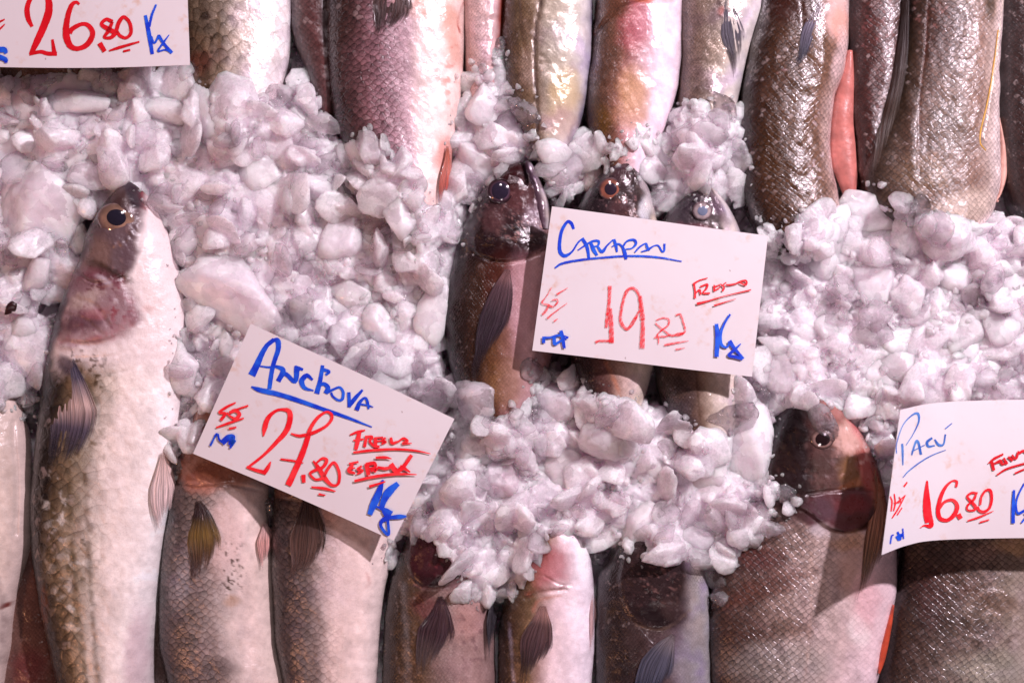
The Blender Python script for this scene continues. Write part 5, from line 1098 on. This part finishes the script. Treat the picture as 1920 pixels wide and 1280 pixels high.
# side strips of ice between the mullet and its neighbour, and by the croaker's head
for p in ([(330, 620), (420, 620), (380, 800), (330, 880), (312, 900), (330, 760)],):
    mask |= inpoly(GXX, GYY, p)
mask_f = mask.astype(float)
soft = blur(mask_f, 7, 2)
deep = smooth(0.45, 1.0, blur(mask_f, 12, 2))
FZ = ZMAP.copy()                                   # fish surfaces
hill = 0.050 + 0.012 * fbm(GXX / 170, GYY / 170, 91, 3) + 0.006 * fbm(GXX / 60, GYY / 60, 95, 3)
heap = np.maximum(np.where(FZ > 0.012, FZ, 0.02) + 0.006 * deep, hill * deep + 0.042 * (1 - deep))
HEAP = np.where(mask, heap, FZ)
HEAPS_ = blur(HEAP, 1, 1)
fishtop = blur(FZ, 1, 1)

# bed: one continuous sheet of packed ice under everything, rising inside the heaps
bedz = np.where(mask & (deep > 0.02), HEAPS_ + 0.0018 - 0.009 * (1 - deep), 0.0)
bedz = np.maximum(blur(bedz, 1, 1), 0.0)
fine = 0.0028 * fbm(GXX / 16, GYY / 16, 101, 4)
bedz = np.where(bedz > 0.004, bedz + fine, 0.004 + fine)
X, Y = W(GXX, GYY, 0, 0.0)
V = np.stack([X, Y, bedz], -1).reshape(-1, 3)
ii = np.arange(GH - 1)[:, None] * GW + np.arange(GW - 1)[None]
F = np.stack([ii, ii + GW, ii + GW + 1, ii + 1], -1).reshape(-1, 4)
bed = make_mesh('packed_ice', V, F, M_bed)
tag(bed, 'packed bed of fine pinkish white ice under all the fish', 'ice', kind='stuff')
tray = simple_mat('tray_dark', (52, 40, 40), 0.4, 0.2)
V = [(-1.2, -0.9, -0.004), (1.2, -0.9, -0.004), (1.2, 0.9, -0.004), (-1.2, 0.9, -0.004)]
V += [(x, y, -0.03) for x, y, _ in V]
o = make_mesh('stall_counter', V, [(0, 1, 2, 3), (4, 7, 6, 5), (0, 4, 5, 1), (1, 5, 6, 2), (2, 6, 7, 3), (3, 7, 4, 0)], tray, smooth_on=False)
tag(o, 'dark counter of the fish stall under the ice', 'counter', kind='structure')

def ico(sub):
    bm = bmesh.new(); bmesh.ops.create_icosphere(bm, subdivisions=sub, radius=1.0)
    bm.verts.ensure_lookup_table()
    v = np.array([x.co[:] for x in bm.verts]); f = np.array([[q.index for q in p.verts] for p in bm.faces])
    bm.free(); v /= np.linalg.norm(v, axis=1)[:, None]
    return v, f
ICO = {s: ico(s) for s in (2, 3, 4, 5)}

def chunk_shape(v, r, sharp=10.0, planes=11, rough=0.05):
    nrm = r.normal(size=(planes, 3)); nrm /= np.linalg.norm(nrm, axis=1)[:, None]
    h = r.uniform(0.55, 1.05, planes)
    d = np.clip(v @ nrm.T, 0, None) / h
    rad = ((d ** sharp).sum(1) + 0.75 ** sharp) ** (-1 / sharp)
    o = r.uniform(0, 50, 3)
    nn = fbm(v[:, 0] * 2.2 + o[0] + v[:, 2], v[:, 1] * 2.2 + o[1] - v[:, 2] * 1.3, int(o[2] * 10), 4)
    n3 = fbm(v[:, 0] * 7 + o[1] + v[:, 2] * 5, v[:, 1] * 7 + o[0] - v[:, 2] * 6, int(o[2] * 7), 2)
    return v * (rad * (1 + 2.4 * rough * nn + rough * n3))[:, None]

def rot(ax, ay, az):
    cx, sx, cy, sy, cz, sz = math.cos(ax), math.sin(ax), math.cos(ay), math.sin(ay), math.cos(az), math.sin(az)
    return (np.array([[cz, -sz, 0], [sz, cz, 0], [0, 0, 1]]) @ np.array([[cy, 0, sy], [0, 1, 0], [-sy, 0, cy]]) @ np.array([[1, 0, 0], [0, cx, -sx], [0, sx, cx]]))

TAGP = [([(470, 607), (852, 785), (738, 1013), (362, 850)], 0.086), ([(1035, 387), (1440, 442), (1410, 706), (998, 657)], 0.090), ([(1688, 768), (1760, 755), (2100, 750), (2100, 1010), (1760, 1012), (1653, 1040)], 0.094), ([(-100, -150), (350, -150), (356, 124), (-100, 126)], 0.095)]
under = [(sdpoly(GXX, GYY, p), z) for p, z in TAGP]

def zcap(px, py, r_px):
    cap = 1.0
    for g, z in under:
        if samp(g, px, py) > -r_px: cap = min(cap, z - 0.004)
    return cap

# --- the larger lumps, each a thing: x y rx ry angle kind label [z offset] [flatness]
LUMPS = [
 (448, 548, 118, 60, 33, 'm', 'long milky lump pointing at the top corner of the 27.80 tag', 0.012),
 (893, 292, 52, 44, 20, 'm', 'smooth milky lump just above the dark open jawed fish', 0.010),
 (808, 592, 36, 78, 24, 'm', 'upright crescent lump leaning on the dark fish flank', 0.012),
 (716, 615, 42, 46, 10, 'm', 'rounded milky lump between the crescent lump and the heap', 0.006),
 (742, 702, 46, 44, 0, 'm', 'milky lump at the upper edge of the 27.80 tag', 0.004),
 (890, 748, 48, 46, 0, 'g', 'round greyish lump beside the end of the 27.80 tag', 0.008),
 (1040, 745, 50, 46, 20, 'g', 'round frosty lump under the lower edge of the 19.80 tag', 0.008),
 (1000, 695, 26, 26, 0, 'c', 'clear round bead at the lower corner of the 19.80 tag', 0.006),
 (995, 775, 24, 34, 20, 'c', 'clear pinkish lump between two round frosty lumps', 0.004),
 (1360, 318, 42, 40, 0, 'g', 'round glassy lump above the milky eyed fish', 0.012),
 (1352, 203, 28, 34, -10, 'c', 'clear lens shaped lump beside the dark hake', 0.010),
 (1628, 402, 88, 54, 18, 'm', 'largest smooth lump at the cut end of the brown hake', 0.012),
 (1722, 398, 26, 34, 5, 'c', 'clear square lump at the tail of the widest hake', 0.010),
 (1262, 368, 38, 34, -25, 'm', 'pale lump between the two rear fish heads', 0.006),
 (1085, 318, 46, 42, 10, 'g', 'bubbly grey lump between the two dark heads', 0.004),
 (1040, 285, 38, 28, 15, 'm', 'pale lump under the tail of the silver bellied fish', 0.004),
 (1215, 305, 54, 36, 12, 'm', 'broad pale lump above the copper eyed head', 0.004),
 (978, 206, 44, 20, 35, 'c', 'slanting clear splinter against the silver bellied fish', 0.014),
 (938, 96, 14, 28, 12, 'c', 'small clear stub on the pink silver strip', 0.012),
 (905, 190, 36, 44, 0, 'm', 'pale lump lying on the pink silver strip', 0.008),
 (548, 112, 46, 26, 38, 'c', 'clear dark lump at the belly edge of the pearly fish', 0.012),
 (574, 230, 22, 40, -38, 'm', 'oval milky lump beside the large croaker', 0.012),
 (310, 212, 66, 30, 14, 'm', 'broad pink lump below the 26.80 tag', 0.008),
 (145, 190, 70, 30, -8, 'm', 'flat pinkish lump under the middle of the 26.80 tag', 0.006),
 (85, 155, 44, 26, -15, 'c', 'glassy lump peeking from under the 26.80 tag', 0.004),
 (62, 385, 84, 82, 0, 'm', 'huge smooth pink slab upstream of the big mullet', 0.006),
 (168, 330, 54, 36, 10, 'g', 'bubbly lump touching the snout of the big mullet', 0.008),
 (70, 505, 26, 50, 30, 'm', 'leaf shaped pale lump behind the big mullet back', 0.006),
 (118, 468, 20, 24, 20, 'c', 'clear lump against the neck of the big mullet', 0.010),
 (35, 612, 34, 26, 10, 'm', 'pinkish lump beside the dark speck', 0.008),
 (40, 735, 40, 24, 15, 'c', 'glassy lump at the head of the cream bellied fish', 0.008),
 (598, 350, 44, 40, -20, 'm', 'pale wedge lump in the middle of the big heap', 0.010),
 (752, 405, 48, 46, 0, 'm', 'rounded pale lump over the tail of the large croaker', 0.010),
 (690, 285, 30, 46, -10, 'g', 'peaked bubbly lump on the side of the large croaker', 0.012),
 (660, 555, 60, 42, 10, 'm', 'wide pale lump in the heap above the 27.80 tag', 0.006),
 (650, 440, 52, 60, 20, 'm', 'tall pale lump facing the dark fish across the heap', 0.006),
 (505, 330, 60, 44, 25, 'm', 'pale slab near the mullet snout', 0.006),
 (380, 675, 34, 34, 0, 'c', 'round clear lump between the big mullet and the 27.80 tag', 0.008),
 (425, 640, 26, 32, 0, 'm', 'pinkish lump touching the edge of the 27.80 tag', 0.006),
 (342, 760, 26, 22, 0, 'c', 'small clear lump beside the mullet belly', 0.006),
 (1398, 845, 50, 98, 8, 'm', 'broad lilac slab leaning beside the dark pacu head', 0.014),
 (1362, 782, 60, 40, -12, 'c', 'wide clear lump over the end of the slim fish', 0.012),
 (1425, 738, 34, 26, 10, 'c', 'clear lump below the corner of the 19.80 tag', 0.012),
 (1322, 888, 42, 36, 15, 'm', 'bright white lump beside the lilac slab', 0.016),
 (1478, 705, 44, 50, 0, 'g', 'grey bubbly lump above the dark pacu head', 0.010),
 (1462, 648, 40, 28, 0, 'm', 'pale wedge lump beside the 19.80 tag edge', 0.010),
 (1543, 790, 24, 40, -28, 'c', 'clear drop running over the pacu eye', 0.020),
 (1618, 760, 40, 34, 0, 'm', 'smooth lilac lump above the red pacu cheek', 0.010),
 (1655, 800, 30, 30, 0, 'g', 'greyish lump beside the upper corner of the 16.80 tag', 0.004),
 (1785, 522, 46, 34, 8, 'm', 'faceted white lump in the heap behind the hakes', 0.010),
 (1548, 490, 36, 54, -10, 'm', 'grey pink slab on end in the heap', 0.006),
 (1640, 520, 56, 50, 0, 'm', 'wide lump below the largest smooth one', 0.004),
 (1552, 622, 34, 34, 0, 'm', 'round white lump in the heap beside the 19.80 tag', 0.010),
 (1808, 630, 38, 46, 0, 'm', 'rounded lump above the 16.80 tag', 0.010),
 (1885, 612, 46, 46, 0, 'm', 'large round lump at the frame edge above the 16.80 tag', 0.008),
 (1720, 600, 44, 30, -20, 'g', 'dark grey clear lump in the heap centre', 0.004),
 (1680, 690, 60, 36, 15, 'm', 'long pale lump near the top of the 16.80 tag', 0.004),
 (1195, 985, 44, 50, 20, 'm', 'smooth white block above the darkest lower fish', 0.014),
 (988, 992, 28, 26, 0, 'm', 'small round pale lump above the pearly white fish', 0.012),
 (880, 830, 48, 40, -20, 'm', 'pale lump in the heap beyond the 27.80 tag', 0.008),
 (830, 880, 36, 30, 0, 'm', 'grey lilac lump touching the 27.80 tag edge', 0.004),
 (1050, 880, 50, 44, 0, 'm', 'pale lump in the middle of the lower heap', 0.008),
 (1140, 830, 54, 44, 20, 'm', 'broad pale lump below the cream bellied copper eyed fish', 0.008),
 (940, 900, 40, 46, 10, 'g', 'bubbly lump in the lower heap', 0.010),
 (1415, 1012, 30, 17, -18, 'w', 'lone white pebble of ice on the pacu scales', 0.008),
 (1498, 938, 15, 12, 0, 'w', 'tiny white pebble of ice by the pacu gill', 0.010),
 (1470, 922, 24, 22, 0, 'c', 'bubbly clear cluster lump by the pacu gill', 0.008),
 (1425, 955, 34, 22, 15, 'c', 'glassy dark lump on the pacu shoulder', 0.006),
 (868, 1108, 26, 25, 0, 'w', 'pink white pebble on the wine red gilled fish', 0.012),
 (912, 1116, 24, 28, 15, 'w', 'rough white pebble next to the slim dark fin', 0.014),
 (497, 962, 28, 29, 0, 'c', 'round clear pebble resting between the two croakers', 0.008),
 (1345, 1085, 26, 22, 10, 'c', 'clear lump between the darkest fish and the pacu', 0.006),
 (1352, 1122, 20, 18, 30, 'c', 'small dark clear lump against the pacu back', 0.004),
 (1300, 1010, 44, 28, 8, 'g', 'greyish lump above the bluish finned fish', 0.012),
 (1135, 1050, 32, 16, 10, 'c', 'thin glassy lump on the edge of the darkest fish', 0.010),
 (335, 870, 26, 20, 40, 'c', 'clear lump on the croaker head by the tag corner', 0.008),
 (140, 452, 24, 36, 20, 'm', 'pale lump wedged against the nape of the big mullet', 0.000),
 (96, 588, 20, 34, 15, 'm', 'narrow pale lump along the back of the big mullet', 0.000),
 (1690, 640, 40, 34, 0, 'm', 'mid sized pale lump in the heap behind the 16.80 tag', 0.004),
]
MATK = {'m': M_ice_milk, 'g': ice_material('ice_greyish', 0.3, 0.65, bmp=0.4, refr=0.5), 'c': M_ice_clear, 'w': M_ice_milk}
for li, L in enumerate(LUMPS):
    x, y, rx, ry, an, kd, lb, dz = L[:8]
    r = np.random.default_rng(1000 + li)
    v, f_ = ICO[5]
    sh = chunk_shape(v, r, sharp=r.uniform(8, 26), planes=int(r.integers(8, 13)), rough=0.035 if kd != 'w' else 0.06)
    ext = np.abs(sh).max(0)
    sh = sh / ext
    rz = 0.55 * min(rx, ry) + 5
    sh = sh * np.array([rx, ry, rz]) * S
    sh = sh @ rot(r.uniform(-.15, .15), r.uniform(-.15, .15), -math.radians(an)).T
    base = float(max(samp(HEAP, x, y), samp(fishtop, x, y)))
    z = base + dz * 0.45 - rz * S * 0.35
    z = min(z, zcap(x, y, max(rx, ry) * 0.9) - rz * S)
    wx, wy = W(x, y, z + rz * S * 0.3)
    o = make_mesh('ice_lump', sh, f_, MATK[kd])
    o.location = (float(wx), float(wy), z)
    tag(o, lb, 'ice lump', 'larger ice lumps on the heap')

# --- crushed ice: everything smaller, nobody could count it
pts = []
lump_xy = np.array([(L[0], L[1], max(L[2], L[3])) for L in LUMPS])
allV = []; allF = []; off = 0
PROT = {}
for s, k in ((2, 40), (3, 30)):
    PROT[s] = [chunk_shape(ICO[s][0], np.random.default_rng(500 + s * 100 + i), sharp=np.random.default_rng(i).uniform(14, 40), planes=8 + i % 5, rough=0.05 if i % 3 else 0.09) for i in range(k)]
def add_chunk(px, py, rpx, z, sub, flatz=0.75, tilt=.9):
    global off
    P = PROT[sub][int(rng.integers(len(PROT[sub])))]
    sc = np.array([rpx * rng.uniform(0.75, 1.25), rpx * rng.uniform(0.65, 1.1), rpx * flatz * rng.uniform(0.6, 1.0)]) * S
    R = rot(rng.uniform(-tilt, tilt), rng.uniform(-tilt, tilt), rng.uniform(0, 6.28))
    wx, wy = W(px, py, z)
    allV.append((P * sc) @ R.T + np.array([float(wx), float(wy), z])); allF.append(ICO[sub][1] + off); off += len(P)
def scatter(n, r0, r1, sub, bury, tilt=.9):
    c = 0
    cand = rng.uniform([-200, -200], [2120, 1480], (n * 6, 2))
    mm = samp(mask_f, cand[:, 0], cand[:, 1]); dp = samp(deep, cand[:, 0], cand[:, 1])
    hz = samp(HEAPS_, cand[:, 0], cand[:, 1]); fz = samp(fishtop, cand[:, 0], cand[:, 1])
    for (x, y), m_, d_, h_, f_ in zip(cand, mm, dp, hz, fz):
        if m_ < 0.98: continue
        if c >= n: break
        r_ = r0 + (r1 - r0) * rng.random() ** 1.7
        # keep lumps readable
        dd = np.hypot(lump_xy[:, 0] - x, lump_xy[:, 1] - y) / lump_xy[:, 2]
        if dd.min() < 0.6 and r_ > 6: continue
        if d_ < 0.25 and r_ > 14: r_ *= 0.6
        z = h_ + rng.uniform(-0.0030, 0.0014) + 0.10 * r_ * S - 0.62 * r_ * S * (1 - bury)
        z = min(z, zcap(x, y, r_) - r_ * S)
        add_chunk(x, y, r_, z, sub, tilt=tilt)
        c += 1
scatter(1000, 26, 52, 3, 0.15, tilt=.35)
scatter(1500, 12, 26, 3, 0.2, tilt=.7)
scatter(3000, 4, 11, 2, 0.5)
# sharper pieces partly sunk in the mass
def shards(n, r0, r1):
    cand = rng.uniform([-200, -200], [2120, 1480], (n * 6, 2)); c = 0
    for x, y in cand:
        if c >= n: break
        if samp(mask_f, x, y) < 0.98: continue
        dd = np.hypot(lump_xy[:, 0] - x, lump_xy[:, 1] - y) / lump_xy[:, 2]
        if dd.min() < 0.75: continue
        r_ = r0 + (r1 - r0) * rng.random() ** 1.6
        z = min(float(samp(HEAPS_, x, y)) + r_ * S * (rng.random() * 0.55 + 0.15), zcap(x, y, r_) - r_ * S)
        add_chunk(x, y, r_, z, 3 if r_ > 11 else 2, flatz=rng.uniform(0.3, 0.8), tilt=1.2); c += 1
shards(420, 14, 40); shards(3200, 3.0, 10)
fused_n = len(allV)
shards(420, 12, 34); shards(700, 4, 10)
shard_n = len(allV)
# a thin skirt of beads and chips along the rims, lying on the fish
rim = (blur(mask_f, 4, 1) > 0.03) & (~mask)
ry_, rx_ = np.nonzero(rim)
sel = rng.choice(len(rx_), 650, replace=False)
for q in sel:
    x = gx[rx_[q]] + rng.uniform(-2, 2); y = gy[ry_[q]] + rng.uniform(-2, 2)
    r_ = 1.8 + 6 * rng.random() ** 2.5
    z = float(samp(fishtop, x, y)) + r_ * S * 0.3
    z = min(z, zcap(x, y, r_) - r_ * S)
    add_chunk(x, y, r_, z, 2)
# clear bits sitting on top of the heap
in_y, in_x = np.nonzero(mask)
for q in rng.choice(len(in_x), 900, replace=False):
    x = gx[in_x[q]] + rng.uniform(-2, 2); y = gy[in_y[q]] + rng.uniform(-2, 2); r_ = rng.uniform(3, 10)
    z = min(float(samp(HEAPS_, x, y)) + r_ * S * 0.9, zcap(x, y, r_) - r_ * S)
    add_chunk(x, y, r_, z, 2)
# loose ice in the gaps low between the fish
low = (FZ < 0.02) & (~mask)
ry_, rx_ = np.nonzero(low)
for q in rng.choice(len(rx_), min(len(rx_), 1100), replace=False):
    x = gx[rx_[q]]; y = gy[ry_[q]]
    nz = 0.012 + 0.03 * float(samp(deep, x, y)) ** 0.5
    add_chunk(x, y, rng.uniform(5, 16), nz + rng.random() * 0.006, 2)
b0 = sum(len(v) for v in allV[:fused_n]); b1 = sum(len(v) for v in allV[:shard_n])
os_ = make_mesh('ice_shards', np.vstack(allV[fused_n:shard_n]), np.vstack(allF[fused_n:shard_n]) - b0, M_shard)
tag(os_, 'sharp glassy splinters of ice strewn through the heaps', 'ice', kind='stuff')
chipV = allV[shard_n:]; chipF = allF[shard_n:]
base_off = b1
oc = make_mesh('ice_chips', np.vstack(chipV), np.vstack(chipF) - base_off, M_chip)
tag(oc, 'small clear melting chips of ice scattered along the heap edges', 'ice', kind='stuff')
raw = make_mesh('crushed_ice', np.vstack(allV[:fused_n]), np.vstack(allF[:fused_n]), M_ice)
# partly melted together: fuse the touching lumps into one wet surface
md = raw.modifiers.new('fuse', 'REMESH'); md.mode = 'VOXEL'; md.voxel_size = 0.0008; md.use_smooth_shade = True
ms = raw.modifiers.new('melt', 'SMOOTH'); ms.factor = 0.35; ms.iterations = 1
dg = bpy.context.evaluated_depsgraph_get()
fused = bpy.data.meshes.new_from_object(raw.evaluated_get(dg))
bpy.data.objects.remove(raw)
o = bpy.data.objects.new('crushed_ice', fused); COL.objects.link(o)
fused.materials.clear(); fused.materials.append(M_ice)
print('fused ice verts', len(fused.vertices))
tag(o, 'crushed pinkish white ice heaped between and over the fish', 'ice', kind='stuff')
# dark speck lying on the ice
v, f_ = ICO[3]
sh = chunk_shape(v, np.random.default_rng(5), sharp=8, planes=9, rough=0.12) * np.array([14, 9, 6]) * S @ rot(0, 0, 0.9).T
o = make_mesh('scrap', sh, f_, simple_mat('dark_scrap', (48, 22, 24), 0.3, 0.4))
wx, wy = W(26, 580, 0.06); o.location = (float(wx), float(wy), float(samp(HEAP, 26, 580)) + 0.020)
tag(o, 'small dark red scrap lying on the ice beside the big mullet', 'scrap')

# ------------------------------------------------------------------ stall lamps, world, camera
def lamp(name, loc, energy, color, size, target=(0, 0, 0.03)):
    l = bpy.data.lights.new(name, 'AREA'); l.shape = 'DISK'; l.size = size; l.energy = energy; l.color = color
    o = bpy.data.objects.new(name, l); COL.objects.link(o); o.location = loc
    d = Vector(target) - Vector(loc); o.rotation_euler = d.to_track_quat('-Z', 'Y').to_euler()
    return o
lamp('stall_lamp', (1.05, 0.95, 1.35), 46, (1.0, 0.84, 0.955), 0.07)
lamp('stall_lamp', (0.1, 1.5, 1.9), 13, (1.0, 0.80, 0.88), 0.30)
lamp('stall_lamp', (0.25, -1.3, 1.9), 4.5, (1.0, 0.85, 0.86), 0.30)
lamp('heat_lamp', (-1.15, -0.75, 1.0), 5, (1.0, 0.42, 0.22), 0.10)
w = bpy.data.worlds.new('World'); scene.world = w; w.use_nodes = True
bg = w.node_tree.nodes['Background']; bg.inputs[0].default_value = (0.62, 0.37, 0.46, 1); bg.inputs[1].default_value = 0.11
cam = bpy.data.cameras.new('camera'); cam.sensor_width = 36; cam.lens = 36 * H / 0.96; cam.clip_end = 50; cam.clip_start = 0.05
co = bpy.data.objects.new('camera', cam); COL.objects.link(co); co.location = (0, 0, H)
scene.camera = co
cam.dof.use_dof = True; cam.dof.focus_distance = H - 0.085; cam.dof.aperture_fstop = 2.4
scene.view_settings.view_transform = 'Standard'; scene.view_settings.look = 'None'
scene.view_settings.exposure = 0.0; scene.view_settings.gamma = 1.0; scene.view_settings.use_curve_mapping = False
scene.render.engine = 'CYCLES'
cy = scene.cycles
cy.max_bounces = 10; cy.transparent_max_bounces = 8; cy.transmission_bounces = 8; cy.glossy_bounces = 4; cy.diffuse_bounces = 4
cy.caustics_reflective = False; cy.caustics_refractive = True; cy.blur_glossy = 0.5
cy.sample_clamp_indirect = 6.0; cy.sample_clamp_direct = 0
cy.use_denoising = True
cy.use_adaptive_sampling = True; cy.adaptive_threshold = 0.025
